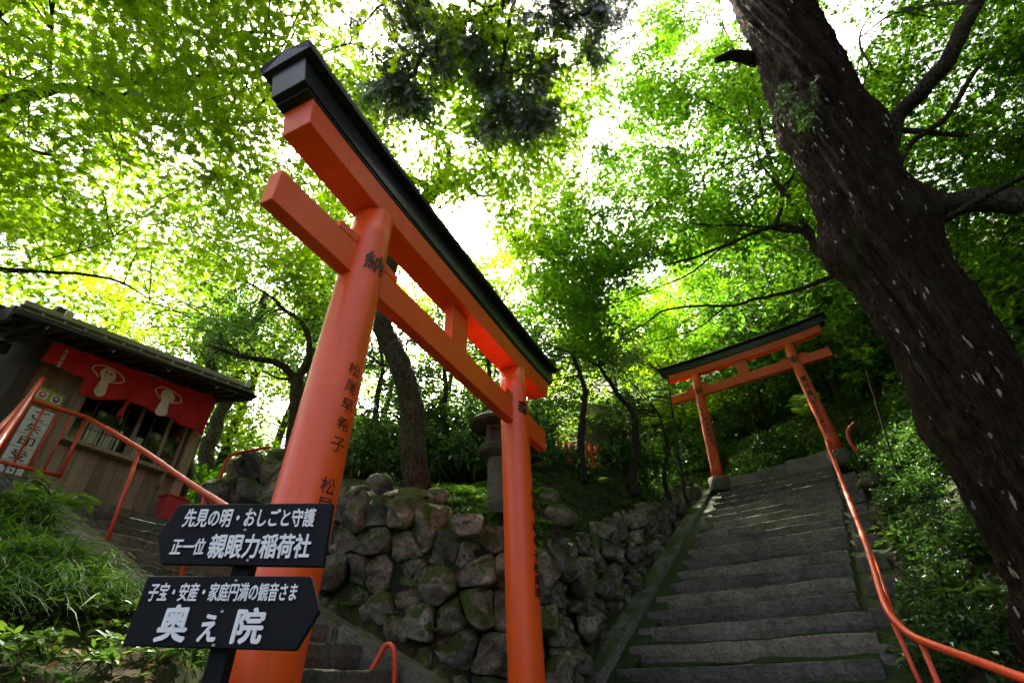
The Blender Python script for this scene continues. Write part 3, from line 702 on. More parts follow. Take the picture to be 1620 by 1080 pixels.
# ------------------------------------------------------------------ handrails
def rail(root, name, pts, r=.024, n=None, seg=12):
    return tube(name, catmull(pts, n or max(8, len(pts)*8)), r, RAILRED, root, seg)
rr = empty('handrail', 'long red pipe handrail down the right side of the stairs', 'handrail', None, FB.P(1.45, 6, .2))
top = [FB.P(u, -d, z) for u, d, z in ((1.22, .1, 4.45), (1.27, -1.5, 3.62), (1.345, -3.0, 2.76), (1.40, -4.3, 2.0), (1.45, -5.4, 1.36), (1.47, -6.2, .9), (1.475, -6.75, .58), (1.50, -7.05, .40))]
end = [at(1440, 1003, 5.75), at(1480, 1021, 5.45), at(1540, 1043, 5.0), at(1620, 1073, 4.5), at(1760, 1125, 3.9)]
rail(rr, 'top_rail', top+end, .030, 90, 14)
low = [FB.P(u+.015, -d, z-.33) for u, d, z in ((1.25, -.4, 4.16), (1.345, -3.0, 2.76), (1.45, -5.4, 1.36), (1.475, -6.6, .66))]
rail(rr, 'mid_rail', low, .018, 40, 10)
for d in (-.5, -2.5, -4.5, -6.3):
    u = np.interp(d, [-6.3, -.5], [1.47, 1.25]); zt = np.interp(d, [-7.05, -6.2, -5.4, -3, -.0], [.4, .9, 1.36, 2.76, 4.4])
    tube('rail_post', [FB.P(u, -d, STB(d)-.2), FB.P(u, -d, zt)], .02, RAILRED, rr, 10)
pt_ = at(1454, 1008, 5.64); tube('rail_post', [pt_+np.array([0, 0, -1.1]), pt_], .022, RAILRED, rr, 10)
pt_ = at(1413, 985, 6.0); tube('rail_post', [pt_+np.array([0.05, .0, -.9]), pt_], .02, RAILRED, rr, 10)
# front small hoop rail
sr_ = empty('handrail', 'bent red pipe rail end at the foot of the left steps', 'handrail', None, FA.P(1.05, -1.2, -.7))
hp = [FA.atu(540, 1135, .85), FA.atu(575, 1080, .95), FA.atu(596, 1044, 1.0), FA.atu(606, 1026, 1.02), FA.atu(614, 1019, 1.03), FA.atu(622, 1025, 1.03), FA.atu(624, 1045, 1.03), FA.atu(623, 1080, 1.03), FA.atu(620, 1150, 1.03)]
rail(sr_, 'hoop', hp, .024, 60, 12)
# left stair rail (near side)
lr = empty('handrail', 'red pipe handrail with landing bars in front of the booth, left side', 'handrail', None, FA.P(-.4, -3.2, 1.))
LU = -.40
pA = lambda px, py: FA.atu(px, py, LU)
k0 = pA(137, 660)
rail(lr, 'top_rail', [k0, pA(222, 710), pA(300, 764), pA(352, 797), pA(420, 842)], .026, 40, 12)
tube('rail_post', [pA(170, 856)+np.array([0, 0, -.15]), pA(222, 710)], .018, RAILRED, lr, 10)
tube('rail_post', [pA(285, 915)+np.array([0, 0, -.2]), pA(326, 780)], .018, RAILRED, lr, 10)
E0 = FA.uvz(k0)[1]
pE = lambda px, py: FA.atd(px, py, E0)
rail(lr, 'landing_top_rail', [k0, pE(110, 652), pE(50, 633)], .024, 12, 12)
tube('landing_low_rail', [pE(95, 752), pE(50, 742), pE(-30, 722)], .020, RAILRED, lr, 10)
tube('rail_post', [pE(93, 756), k0], .02, RAILRED, lr, 10)
for a, b_ in (((72, 642), (20, 735)), ((94, 648), (45, 741)), ((114, 653), (68, 746))):
    tube('baluster', [pE(*b_), pE(*a)], .011, RAILRED, lr, 8)
l2 = empty('handrail', 'red pipe rails running off the left edge below the booth', 'handrail', None, pE(30, 700)-.8*Z)
e0 = pE(67, 599); rail(l2, 'top_rail', [e0, at(20, 668, math.hypot(*e0[:2])*.86), at(-60, 780, math.hypot(*e0[:2])*.68)], .026, 16, 12)
rail(l2, 'mid_rail', [e0-Z*.12, at(8, 668, math.hypot(*e0[:2])*.86), at(-70, 745, math.hypot(*e0[:2])*.68)], .022, 16, 12)
tube('rail_post', [e0-Z*.9, e0], .022, RAILRED, l2, 10)
# right side of left stairs, behind torii pillar
l3 = empty('handrail', 'curved red handrail beyond the steps, beside the boulders', 'handrail', None, FA.P(1.45, -4.6, 2.))
rail(l3, 'top_rail', [FA.atu(322, 826, 1.42), FA.atu(338, 785, 1.42), FA.atu(352, 743, 1.42), FA.atu(362, 724, 1.42), FA.atu(380, 716, 1.45), FA.atu(428, 707, 1.5)], .023, 40, 12)
tube('rail_post', [FA.atu(318, 815, 1.3)-Z*.3, FA.atu(325, 780, 1.3)], .02, RAILRED, l3, 10)

# ------------------------------------------------------------------ wooden booth
HE = 5.5; hut = empty('wooden_booth', 'small weathered wooden reception booth with tin roof at top left steps', 'booth', None, FA.P(.3, -HE, 1.9))
def hb(name, u0, u1, d0, d1, z0, z1, mat, bev=.004, parent=None): return fbox(name, FA, u0, u1, -d1, -d0, z0, z1, mat, parent or hut, bev)
for i in range(13):
    u = -.22+i*.123; hb('plank', u, u+.119, HE-.0+random.uniform(-.006, .006), HE+.03, 1.92, 2.545, WOOD)
for i in range(5):
    u = -.80+i*.117; hb('plank', u, u+.113, HE+random.uniform(-.005, .005), HE+.03, 1.92, 3.72, WOOD)
hb('sill', -.26, 1.30, HE-.15, HE+.05, 2.55, 2.60, WOOD)
hb('sill_bracket', 1.06, 1.10, HE-.12, HE-.002, 2.36, 2.549, WOOD)
hb('corner_post', 1.30, 1.44, HE-.03, HE+.10, 1.9, 4.05, WOOD)
hb('corner_post', -.96, -.81, HE-.06, HE+.09, 1.9, 4.15, DARKWOOD)
WF = hb('window_frame', -.18, 1.30, HE-.0, HE+.05, 3.55, 3.72, DARKWOOD)
hb('window_jamb', -.24, -.181, HE-.01, HE+.05, 2.60, 3.72, WOOD, parent=WF)
for u in (.53, .94, 1.20):
    hb('window_stile', u, u+.045, HE+.0, HE+.035, 2.601, 3.549, WOOD, parent=WF)
for u in (-.02, .17, .36, .72): hb('window_bar', u, u+.018, HE+.006, HE+.026, 2.601, 3.549, DARKWOOD, parent=WF)
for z in (2.80, 3.06, 3.32): hb('window_bar', .988, 1.198, HE+.008, HE+.028, z, z+.018, DARKWOOD, parent=WF)
for u0, u1 in ((-.178, .527), (.578, .937), (.988, 1.197)):
    hb('pane', u0, u1, HE+.029, HE+.033, 2.603, 3.547, GLASS, 0, WF)
for i in range(8):                                   # shoji papers behind the glass
    u = -.04+i*.094
    if i == 5: continue
    hb('shoji_panel', u, u+.085, HE+.037, HE+.041, 2.62, 2.83, SHOJI, 0, WF); hb('shoji_panel', u, u+.085, HE+.037, HE+.041, 2.842, 2.95, SHOJI, 0, WF)
for u in (-.05, .046, .14, .234, .328, .516, .61): hb('shoji_bar', u, u+.008, HE+.035, HE+.045, 2.601, 2.96, DARKWOOD, 0, WF)
hb('back_wall', -.9, 1.4, HE+1.5, HE+1.55, 1.9, 4.3, DARKWOOD); hb('side_wall', 1.36, 1.41, HE+.1, HE+1.5, 1.9, 4.2, WOOD); hb('side_wall', -.92, -.87, HE+.1, HE+1.5, 1.9, 4.2, DARKWOOD)
hb('ceiling', -.9, 1.4, HE+.06, HE+1.5, 3.86, 3.9, DARKWOOD); hb('head_beam', -.8, 1.5, HE-.02, HE+.08, 3.73, 3.86, DARKWOOD)
# roof: eave line measured on the photograph, pitched towards the back
EV = 4.85
eL, eR = FA.atd(28, 488, EV), FA.atd(398, 622, EV)
eL, eR = FA.uvz(eL), FA.uvz(eR)
def ev(t, back, up): # point on the roof plane: t along the eave, back behind the eave
    q = eL+(eR-eL)*t; return FA.P(q[0], -(q[1]+back), q[2]+up)
PITCH = .20
def roofbox(name, t0, t1, b0, b1, o0, o1, mat, parent=hut, bev=.003):
    pts = [ev(t, b_, b_*PITCH+o) for o in (o0, o1) for t, b_ in ((t0, b0), (t1, b0), (t1, b1), (t0, b1))]
    return hexa(name, pts, mat, parent, bev)
RF = roofbox('roof', 0, 1, 0, 1.5, -.03, .0, DARKWOOD)
roofbox('eave_fascia', -.005, 1.005, -.02, .02, -.075, -.001, DARKWOOD, RF)
for i in range(17):
    t = .01+i*.0612; roofbox('rafter', t, t+.016, .03, 1.45, -.10, -.031, DARKWOOD, RF)
for i in range(14):
    t = .003+i*.0711; roofbox('roof_sheet', t, t+.0705, -.03, 1.5, .002+.004*(i % 2), .016+.004*(i % 2), TIN, RF)
for i in range(15):
    t = i*.0711; roofbox('roof_seam', max(0, t-.004), t+.004, -.03, 1.5, .021, .05, TIN, RF)
roofbox('eave_flashing', .01, .955, .03, .06, .055, .15, TIN, RF); roofbox('eave_batten', .0, .99, -.0, .03, .022, .075, DARKWOOD, RF)
roofbox('ridge_cap', -.01, 1.01, 1.42, 1.6, .03, .10, TIN, RF)
roofbox('gable_board', -.012, -.002, -.02, 1.5, -.16, .03, DARKWOOD, RF); roofbox('gable_board', 1.002, 1.012, -.02, 1.5, -.14, .03, DARKWOOD, RF)
g0, g1 = ev(-.01, -.07, -.06), ev(1.01, -.07, -.06)
V = []; Q = []; ns = 12                               # half-round gutter with thickness
ax = (g1-g0)/np.linalg.norm(g1-g0); side = FA.w; 
for P_ in (g0, g1):
    for rad in (.052, .046):
        for j in range(ns+1):
            a = math.pi*j/ns; V.append(P_+side*math.cos(a)*rad-Z*math.sin(a)*rad)
m_ = ns+1
for j in range(ns):
    Q += [(j, j+1, 2*m_+j+1, 2*m_+j), (m_+j, 3*m_+j, 3*m_+j+1, m_+j+1), (j, m_+j, m_+j+1, j+1), (2*m_+j, 2*m_+j+1, 3*m_+j+1, 3*m_+j)]
Q += [(0, 2*m_, 3*m_, m_), (ns, m_+ns, 3*m_+ns, 2*m_+ns)]
setw(link('gutter', mesh('gutter', V, Q), BLK, smooth=True), RF)
for t in (.10, .33, .56, .80): tube('gutter_bracket', [ev(t, -.07, -.115), ev(t, -.04, -.14), ev(t, .0, -.10)], .007, ZINC, RF, 6)
for t in (.13, .955):
    roofbox('snow_guard', t, t+.025, -.01, .03, .08, .20, ZINC, RF)
# wing roof going off to the left
wing = empty('eave_wing', 'dark timber eave of the neighbouring hall at the left edge', 'roof', None, FA.P(-1.8, -6, 3.))
def wb(name, p, q, t, w, mat):
    p, q = np.array(p), np.array(q); s = np.cross(q-p, Z); s = s/np.linalg.norm(s)*w/2
    hexa(name, [p-s, p+s, q+s, q-s, p-s+t*Z, p+s+t*Z, q+s+t*Z, q-s+t*Z], mat, wing, .004)
for i in range(7):
    a0 = FA.P(-1.0-.28*i, -5.3, 3.55-.02*i); wb('rafter', a0, FA.P(-1.0-.28*i, -7.6, 4.35-.02*i), .08, .06, DARKWOOD)
wb('eave_board', FA.P(-.95, -5.35, 3.64), FA.P(-3.4, -5.35, 3.50), .14, .05, DARKWOOD)
wb('purlin', FA.P(-.95, -6.2, 3.62), FA.P(-3.4, -6.2, 3.5), .14, .1, DARKWOOD)
hexa('roof_boarding', [FA.P(u, -e, z+o) for o in (0, .03) for u, e, z in ((-.93, 5.25, 3.72), (-3.4, 5.25, 3.6), (-3.4, 8, 4.66), (-.93, 8, 4.8))], DARKWOOD, wing, 0)
wb('post', FA.P(-1.45, -6.2, 1.8), FA.P(-1.44, -6.2, 1.8), 1.85, .12, DARKWOOD)
hexa('hall_wall', [FA.P(u, -e, z) for z in (1.7, 4.2) for u, e in ((-1.05, 7.2), (-3.6, 7.2), (-3.6, 7.26), (-1.05, 7.26))], WOOD, wing, 0)
# red curtain
CE = 5.22; cur = empty('door_curtain', 'red cloth curtain with two cream eye emblems, hung under the booth eave', 'curtain', None, FA.P(.4, -CE, 3.2))
def cu(px, py): return FA.uvz(FA.atd(px, py, CE))
cT0, cT1 = cu(84, 541), cu(343, 629); cB = [cu(*p) for p in ((80, 575), (133, 598), (134, 598.5), (122, 625), (150, 631), (178, 633), (202, 633), (235, 647), (270, 663), (320, 685))]
nu, nv = 90, 14; V = []; Q = []
bu = [c[0] for c in cB]; 
def botz(u):
    us = [cB[0][0], cB[1][0], cB[1][0]+.004]+[c[0] for c in cB[4:]]; zs = [cB[0][2], cB[1][2], cB[3][2]]+[c[2] for c in cB[4:]]
    return float(np.interp(u, us, zs))
for i in range(nu+1):
    t = i/nu; u = cT0[0]+(cT1[0]-cT0[0])*t; zt = cT0[2]+(cT1[2]-cT0[2])*t+.012*abs(math.sin(t*math.pi*7)); zb = botz(u)
    for j in range(nv+1):
        f = j/nv; wv = .030*math.sin(u*17+1.2*f)*f+.02*fbm((u*2, f*2, 3), 1.5, 3)*f; V.append(FA.P(u, -(CE-wv), zt+(zb-zt)*f))
for i in range(nu):
    for j in range(nv): a = i*(nv+1)+j; Q.append((a, a+1, a+nv+2, a+nv+1))
o = link('cloth', mesh('cloth', V, Q), CLOTH, smooth=True); setw(o, cur); md = o.modifiers.new('thick', 'SOLIDIFY'); md.thickness = .003
q0, q1 = FA.P(cT0[0]-.08, -(CE+.012), cT0[2]+.012), FA.P(cT1[0]+.08, -(CE+.012), cT1[2]+.012); tube('curtain_rod', [q0, q1], .010, DARKWOOD, cur, 8)
def cw(u, z, lift=.012):                              # follows the cloth
    t = (u-cT0[0])/(cT1[0]-cT0[0]); zt = cT0[2]+(cT1[2]-cT0[2])*t; zb = botz(u); f = np.clip((z-zt)/(zb-zt), 0, 1)
    wv = .030*math.sin(u*17+1.2*f)*f+.02*fbm((u*2, f*2, 3), 1.5, 3)*f; return FA.P(u, -(CE-wv)+lift, z)
for i in range(7):
    t = (i+.3)/6.8; q = ev(0, 0, 0)*0+FA.P(cT0[0]+(cT1[0]-cT0[0])*t, -(CE-.008), cT0[2]+(cT1[2]-cT0[2])*t+.004); tube('curtain_ring', [q-.018*Z, q+.02*Z], .014, CLOTH, cur, 8)
def emblem(px, py, s):
    c = cu(px, py)
    def strip(pts, w, mat, nm='emblem_line'):
        pts = np.array(pts)*s; V = []; Q = []
        for i in range(len(pts)):
            t = pts[min(i+1, len(pts)-1)]-pts[max(i-1, 0)]; t = t/(np.linalg.norm(t)+1e-9); n_ = np.array([-t[1], t[0]])*w*s
            for sg in (1, -1): q = pts[i]+n_*sg; V.append(cw(c[0]+q[0], c[2]+q[1]))
        for i in range(len(pts)-1): Q.append((2*i, 2*i+1, 2*i+3, 2*i+2))
        setw(link(nm, mesh(nm, V, Q), mat), cur)
    def blob(pts, mat, lift, nm='emblem_shape'):
        V = [cw(c[0]+q[0]*s, c[2]+q[1]*s, lift) for q in pts]; setw(link(nm, mesh(nm, V, [tuple(range(len(V)))]), mat), cur)
    th = np.linspace(0, math.pi, 14)
    strip([(-math.cos(t)*1., .55*math.sin(t)**.9+.10) for t in th], .035, CREAM)
    strip([(-1+.0, .10), (-.7, -.12), (-.5, -.3)], .035, CREAM); strip([(1, .10), (.75, -.12), (.38, -.22)], .035, CREAM)
    blob([(math.cos(t)*.52, .12+math.sin(t)*.48) for t in np.linspace(0, 2*math.pi, 24, endpoint=False)], CREAM, .012)
    body = [(-.30, .1), (.28, .1), (.27, -.35), (.34, -.85), (.36, -1.15), (.24, -1.35), (0, -1.42), (-.26, -1.35), (-.38, -1.15), (-.34, -.8), (-.29, -.35)]
    blob(body, CREAM, .0145)
    strip([(-.36, .28), (-.32, .0), (-.26, -.25), (0, -.36), (.26, -.25), (.32, 0), (.36, .28)], .025, CLOTH, 'emblem_hair')
    for sg in (-1, 1):
        blob([(sg*.06, .22), (sg*.20, .36), (sg*.22, .20), (sg*.10, .14)][::sg], CLOTH, .017, 'emblem_mark')
        blob([(sg*.10, -.02), (sg*.24, .02), (sg*.24, -.05), (sg*.1, -.07)][::sg], CLOTH, .017, 'emblem_mark')
    blob([(-.06, -.16), (.06, -.16), (.04, -.21), (-.04, -.21)], CLOTH, .017, 'emblem_mark')
emblem(169, 596, .20); emblem(264, 629, .20)
for i in range(5):
    c = cu(104-i*3.6, 556+i*6); ch = '奉納奉納奉'[i]; flat_text('lettering', ch, cw(c[0], c[2], .008), FA.u, Z, FA.w, .045, .045, CREAM, cur, .01, .002)
tq = cu(203, 634)
tz = [cw(tq[0], tq[2]+.03, .03), cw(tq[0]-.01, tq[2]-.06, .035), cw(tq[0]-.02, tq[2]-.10, .035), cw(tq[0]-.035, tq[2]-.26, .035)]
tube('tassel', tz, [.012, .03, .022, .045], CLOTH, cur, 10)
# panels beside the window
sg = empty('vertical_sign', 'white vertical panel sign with black characters on the booth wall', 'sign', None, FA.P(-.6, -HE, 2.))
def hs(px, py, e=HE-.02): return FA.uvz(FA.atd(px, py, e))
tl, tr, bl = hs(48, 641), hs(87, 650), hs(-6, 742)
ph = (tl[2]-bl[2])/4.75; uw = tr[0]-tl[0]; u0 = (tl[0]+bl[0])/2-.0
for i, ch in enumerate('ご朱印受付'):
    z1 = tl[2]-ph*i; fbox('panel', FA, u0, u0+uw, -HE+.012, -HE+.03, z1-ph+.006, z1, PAPER, sg, .004)
    flat_text('lettering', ch, FA.P(u0+uw/2, -HE+.03, z1-ph/2), FA.u, Z, FA.w, uw*.62, ph*.72, INK, sg, .006, .003)
po = empty('poster', 'yellow-green poster with two small white pictures above the white sign', 'poster', None, FA.P(-.45, -HE, 3.))
p0, p1, p2 = hs(60, 611), hs(107, 624), hs(97, 643)
pz1 = (p0[2]+p1[2])/2; pz0 = p2[2]-.02
fbox('sheet', FA, p0[0], p1[0], -HE+.011, -HE+.016, pz0, pz1, POSTER, po, .001)
wd = p1[0]-p0[0]
for f0 in (.08, .56):
    ua = p0[0]+wd*f0; ub = ua+wd*.36; za, zb = pz0+.03, pz1-.04
    fbox('picture', FA, ua, ub, -HE+.0165, -HE+.019, za, zb, PAPER, po, 0)
    um = (ua+ub)/2; zm_ = (za+zb)/2
    V = [FA.P(um+math.cos(t)*.035, -HE+.0205, zm_+math.sin(t)*.04) for t in np.linspace(0, 2*math.pi, 16, endpoint=False)]
    setw(link('picture_figure', mesh('picture_figure', V, [tuple(range(16))]), REDBIN if f0 < .3 else INK), po)
    V = [FA.P(um+math.cos(t)*.02, -HE+.0215, zm_+.005+math.sin(t)*.022) for t in np.linspace(0, 2*math.pi, 12, endpoint=False)]
    setw(link('picture_face', mesh('picture_face', V, [tuple(range(12))]), PAPER), po)
# red bin by the booth corner
bc = FA.uvz(FA.atd(268, 808, HE-.25)); u, e, z = bc
rb_ = empty('plastic_crate', 'tilted red plastic crate at the booth corner above the sign', 'crate', None, FA.P(u, -e, z-.15))
hexa('body', [FA.P(u+x, -e+y, 1.9+zz) for zz, f in ((0, .8), (.30, 1.)) for x, y in ((-.15*f, .1*f), (.15*f, .1*f), (.15*f, -.1*f), (-.15*f, -.1*f))], REDBIN, rb_, .012)
hexa('rim', [FA.P(u+x, -e+y, 1.9+zz) for zz in (.301, .325) for x, y in ((-.17, .12), (.17, .12), (.17, -.12), (-.17, -.12))], REDBIN, rb_, .006)

# ------------------------------------------------------------------ stone lantern
lb = at(787, 806, 6.9); lan = empty('stone_lantern', 'grey stone lantern half hidden behind the right torii pillar', 'lantern', None, tuple(lb))
def lathe(name, prof, mat, parent, c, seg=24, nfac=None):
    V = []; Q = []; n = len(prof)
    for r, z in prof:
        for j in range(seg):
            a = 2*math.pi*j/seg+.3; rr_ = r*(1+.02*fbm((math.cos(a)*2, math.sin(a)*2, z*4), 1.5, 3)); V.append((c[0]+rr_*math.cos(a), c[1]+rr_*math.sin(a), c[2]+z))
    for i in range(n-1):
        for j in range(seg): k = (j+1) % seg; Q.append((i*seg+j, i*seg+k, (i+1)*seg+k, (i+1)*seg+j))
    Q += [tuple(range(seg-1, -1, -1)), tuple((n-1)*seg+j for j in range(seg))]
    o = link(name, mesh(name, V, Q), mat); setw(o, parent); return o
lathe('foot', [(.26, -.1), (.26, .04), (.20, .09)], LANT, lan, lb)
lathe('shaft', [(.145, .08), (.135, .4), (.14, .72)], LANT, lan, lb)
lathe('platform', [(.15, .72), (.27, .80), (.29, .86), (.26, .91), (.18, .915)], LANT, lan, lb, 12)
for sx in (-1, 1):
    for sy in (-1, 1):
        c = lb+np.array([sx*.12, sy*.12, 0]); hexa('firebox_post', [c+np.array([x*.035, y*.035, z]) for z in (.914, 1.16) for x, y in ((-1, -1), (1, -1), (1, 1), (-1, 1))], LANT, lan, .008)
hexa('firebox_core', [lb+np.array([x*.09, y*.09, z]) for z in (.914, 1.16) for x, y in ((-1, -1), (1, -1), (1, 1), (-1, 1))], DARKWOOD, lan, 0)
hexa('firebox_head', [lb+np.array([x*.16, y*.16, z]) for z in (1.158, 1.20) for x, y in ((-1, -1), (1, -1), (1, 1), (-1, 1))], LANT, lan, .008)
lathe('roof', [(.18, 1.19), (.40, 1.22), (.43, 1.26), (.36, 1.33), (.22, 1.41), (.08, 1.46)], LANT, lan, lb, 20)
lathe('finial', [(.06, 1.45), (.09, 1.52), (.08, 1.58), (.02, 1.64)], LANT, lan, lb, 14)

# ------------------------------------------------------------------ small shrine roof and red fences on the mound
sh = empty('small_shrine', 'small shrine with reddish plank eave hidden among trees left of far torii', 'shrine', None, (*at(965, 690, 13)[:2], 4.0))
c0 = at(962, 650, 13.0)
def bx(name, c, ex, ey, hx, hy, z0, z1, mat, parent, bev=.004, tilt=0):
    ex, ey = np.array(ex), np.array(ey); return hexa(name, [c+ex*sx*hx+ey*sy*hy+Z*(z+tilt*sx) for z in (z0, z1) for sx, sy in ((-1, -1), (1, -1), (1, 1), (-1, 1))], mat, parent, bev)
ex = np.array([.75, -.66, 0]); ey = np.array([.66, .75, 0])
base = np.array([c0[0], c0[1], 0])
bx('wall', base-ex*.25, ex, ey, .45, .5, 4.0, 5.9, REDWOOD, sh)
for i in range(6): bx('eave_board', base+ex*(-.62+.21*i), ex, ey, .10, .75, 6.02-.12*i, 6.06-.12*i, REDWOOD, sh, .003, -.05)
bx('roof', base-ex*.1, ex, ey, .75, .85, 6.12, 6.2, TIN, sh, .01, -.36)
bx('eave_beam', base+ex*.45, ex, ey, .05, .72, 5.5, 5.62, REDWOOD, sh)
def fence(label, p, q, h, n, zoff=0):
    f = empty('red_fence', label, 'fence', None, (*np.array(p), gz1(*p)))
    p, q = np.array(p, float), np.array(q, float)
    for i in range(n):
        x = p+(q-p)*i/(n-1); z = gz1(*x)+zoff; tube('fence_post', [(x[0], x[1], z-.2), (x[0], x[1], z+h)], .05, VERM2, f, 10)
    za, zb = gz1(*p)+zoff, gz1(*q)+zoff
    for k in (.35, .85): tube('fence_rail', [(*p, za+h*k), (*q, zb+h*k)], .035, VERM2, f, 8)
a_, b_ = at(845, 700, 10.6), at(965, 735, 11.6)
fence('vermilion fence glimpsed through leaves on the mound behind the right torii pillar', a_[:2], b_[:2], .65, 13)
a_, b_ = at(540, 740, 9.5), at(600, 735, 9.8)
fence('red fence end glimpsed between the left torii pillar and the leaning trunk', a_[:2], b_[:2], 1.0, 4)
pst = at(1350, 700, 11.5); po2 = tube('red_pipe', catmull([at(1352, 668, 12), at(1341, 682, 12), at(1346, 700, 12), at(1358, 715, 12)], 20), .035, RAILRED, None, 8); tag(po2, 'bent red pipe beyond the right pillar of the far torii', 'pipe')
tag(tube('metal_pole', [at(1405, 770, 9.8)-Z*1.2, at(1370, 585, 9.8)], .012, TWIG, None, 8), 'thin dark pole standing in the bushes right of the stairs', 'pole')

#PLANTS
# ------------------------------------------------------------------ leaves
def norm(a): return a/(np.linalg.norm(a, axis=-1, keepdims=True)+1e-9)
def t_maple():
    V = [(0, 0, 0)]; Q = []
    for a, l in zip((-118, -72, -35, 0, 35, 72, 118), (.42, .74, .94, 1., .94, .74, .42)):
        a = math.radians(a); b1, b2 = a-.30, a+.30; k = len(V); m = l*.42
        V += [(m*math.cos(b1), m*math.sin(b1), -.02), (l*math.cos(a), l*math.sin(a), -.13*l), (m*math.cos(b2), m*math.sin(b2), -.02)]
        Q.append((0, k, k+1, k+2))
    V = np.array(V); V[:, 0] += .15; return V*.62, np.array(Q)
def t_maple_low():                                   # five-pointed star of single triangles
    V = []; Q = []
    for a, l in zip((-88, -42, 0, 42, 88), (.68, .95, 1., .95, .68)):
        a = math.radians(a); k = len(V); c, s = math.cos(a), math.sin(a); h = .175
        V += [(-.05*c+h*s, -.05*s-h*c, 0), (l*c, l*s, -.14*l), (-.05*c-h*s, -.05*s+h*c, 0)]; Q.append((k, k+1, k+2))
    return np.array(V)*.68, np.array(Q)
def t_diamond(w=.23):
    return np.array([(0, 0, 0), (1, 0, -.08), (.42, w, .06), (.42, -w, .06)]), np.array([(0, 1, 2), (0, 3, 1)])
def t_broad4(w=.2):
    V = np.array([(0, 0, 0), (.5, 0, -.02), (1, .015, -.10), (.30, w, .05), (.74, w*.75, .0), (.30, -w, .05), (.74, -w*.75, .0), (1, -.015, -.10)])
    return V, np.array([(0, 1, 4, 3), (1, 7, 2, 4), (0, 5, 6, 1), (6, 7, 2, 1)])
def t_spray():                                       # flat cypress spray
    V = []; Q = []
    def strip(a, b, w):
        a, b = np.array(a), np.array(b); d = (b-a)/np.linalg.norm(b-a); n = np.array([-d[1], d[0], 0])*w; k = len(V)
        V.extend([a+n, a-n, b-n*.25, b+n*.25]); Q.append((k, k+1, k+2, k+3))
    strip((0, 0, 0), (1, 0, -.15), .016)
    for i in range(6):
        x = .08+.15*i; l = .36*(1-i/7.5)
        for s in (-1, 1): strip((x, 0, -.15*x), (x+l*1.0, s*l*.8, -.15*x-.16*l), .027)
    return np.array(V, float), np.array(Q)
def t_blade(n=4):
    V = []; Q = []
    for i in range(n+1):
        t = i/n; w = .014*(1-t**1.6)+.0015; V += [(t*.75, -w, .55*t-.62*t*t*1.1), (t*.75, w, .55*t-.62*t*t*1.1)]
    for i in range(n): Q.append((2*i, 2*i+1, 2*i+3, 2*i+2))
    return np.array(V), np.array(Q)
def t_frond(n=13):
    V = []; Q = []
    for i in range(n):
        t = (i+.6)/n; x = t*.9; z = .42*t-.55*t*t; l = .30*math.sin(math.pi*min(1, .12+t*.9))*(1-.25*t)+.02; w = .030
        for s in (-1, 1):
            k = len(V); V += [(x-w, s*.006, z), (x+w*.8, s*.006, z), (x+l*.35+.01, s*l, z-.14*l), (x+l*.35-w*.5, s*l*.96, z-.14*l)]; Q.append((k, k+1, k+2, k+3))
    k = len(V)
    for i in range(6): t = i/5; V += [(t*.9, -.008*(1-t*.7), .42*t-.55*t*t-.004), (t*.9, .008*(1-t*.7), .42*t-.55*t*t-.004)]
    for i in range(5): Q.append((k+2*i, k+2*i+1, k+2*i+3, k+2*i+2))
    return np.array(V), np.array(Q)
MAPLE, MAPLE5, BROAD, SPRAY, BLADE, FROND = t_maple(), t_maple_low(), t_broad4(), t_spray(), t_blade(), t_frond()
NARROW = t_diamond(.15); DIAM = t_diamond()
def place(T, pos, nrm, dirn, size):
    V0, Q0 = T; n = len(pos); nrm = norm(nrm); x = norm(dirn-nrm*(dirn*nrm).sum(1, keepdims=True)); y = np.cross(nrm, x)
    size = np.broadcast_to(np.asarray(size), n)[:, None, None]
    V = pos[:, None]+size*(V0[None, :, 0:1]*x[:, None]+V0[None, :, 1:2]*y[:, None]+V0[None, :, 2:3]*nrm[:, None])
    Q = Q0[None]+(np.arange(n)*len(V0))[:, None, None]
    return V.reshape(-1, 3), Q.reshape(-1, Q0.shape[1]), len(Q0)
def leaf_mesh(name, chunks, tint=None):
    Vs, Qs, Ts, k = [], [], [], 0
    for V, Q, per, tn in chunks:
        Vs.append(V); Qs.append(Q+k); k += len(V); Ts.append(np.repeat(tn, per))
    return quads(name, np.vstack(Vs), np.vstack(Qs), np.concatenate(Ts))
def sprays(T, C, nleaf, rad, size, flat=.3, droop=.0, tintbase=None):
    # C: spray centres; leaves spread over a tilted little disc round each
    n = len(C); sn = norm(np.column_stack([rng.normal(0, flat, n), rng.normal(0, flat, n), np.ones(n)]))
    az = rng.uniform(0, 2*np.pi, n); sx = norm(np.column_stack([np.cos(az), np.sin(az), np.zeros(n)])); sx = norm(sx-sn*(sx*sn).sum(1, keepdims=True)); sy = np.cross(sn, sx)
    idx = np.repeat(np.arange(n), nleaf); m = len(idx)
    a = rng.uniform(-1, 1, m); b = rng.uniform(-1, 1, m)*(1-.6*np.abs(a))
    pos = C[idx]+rad*(a[:, None]*sx[idx]+b[:, None]*.7*sy[idx])+rng.normal(0, .16*rad, (m, 1))*sn[idx]
    dirn = norm(sx[idx]*(.5+rng.uniform(0, 1, (m, 1)))+sy[idx]*np.sign(b)[:, None]*rng.uniform(.2, 1.2, (m, 1))-droop*Z)
    nr = norm(sn[idx]+rng.normal(0, flat*1.1, (m, 3)))
    sz = size*rng.uniform(.62, 1.2, m)
    tb = rng.uniform(.25, .75, n) if tintbase is None else tintbase
    tn = np.clip(tb[idx]+rng.normal(0, .16, m), 0, 1)
    V, Q, per = place(T, pos, nr, dirn, sz); return V, Q, per, tn
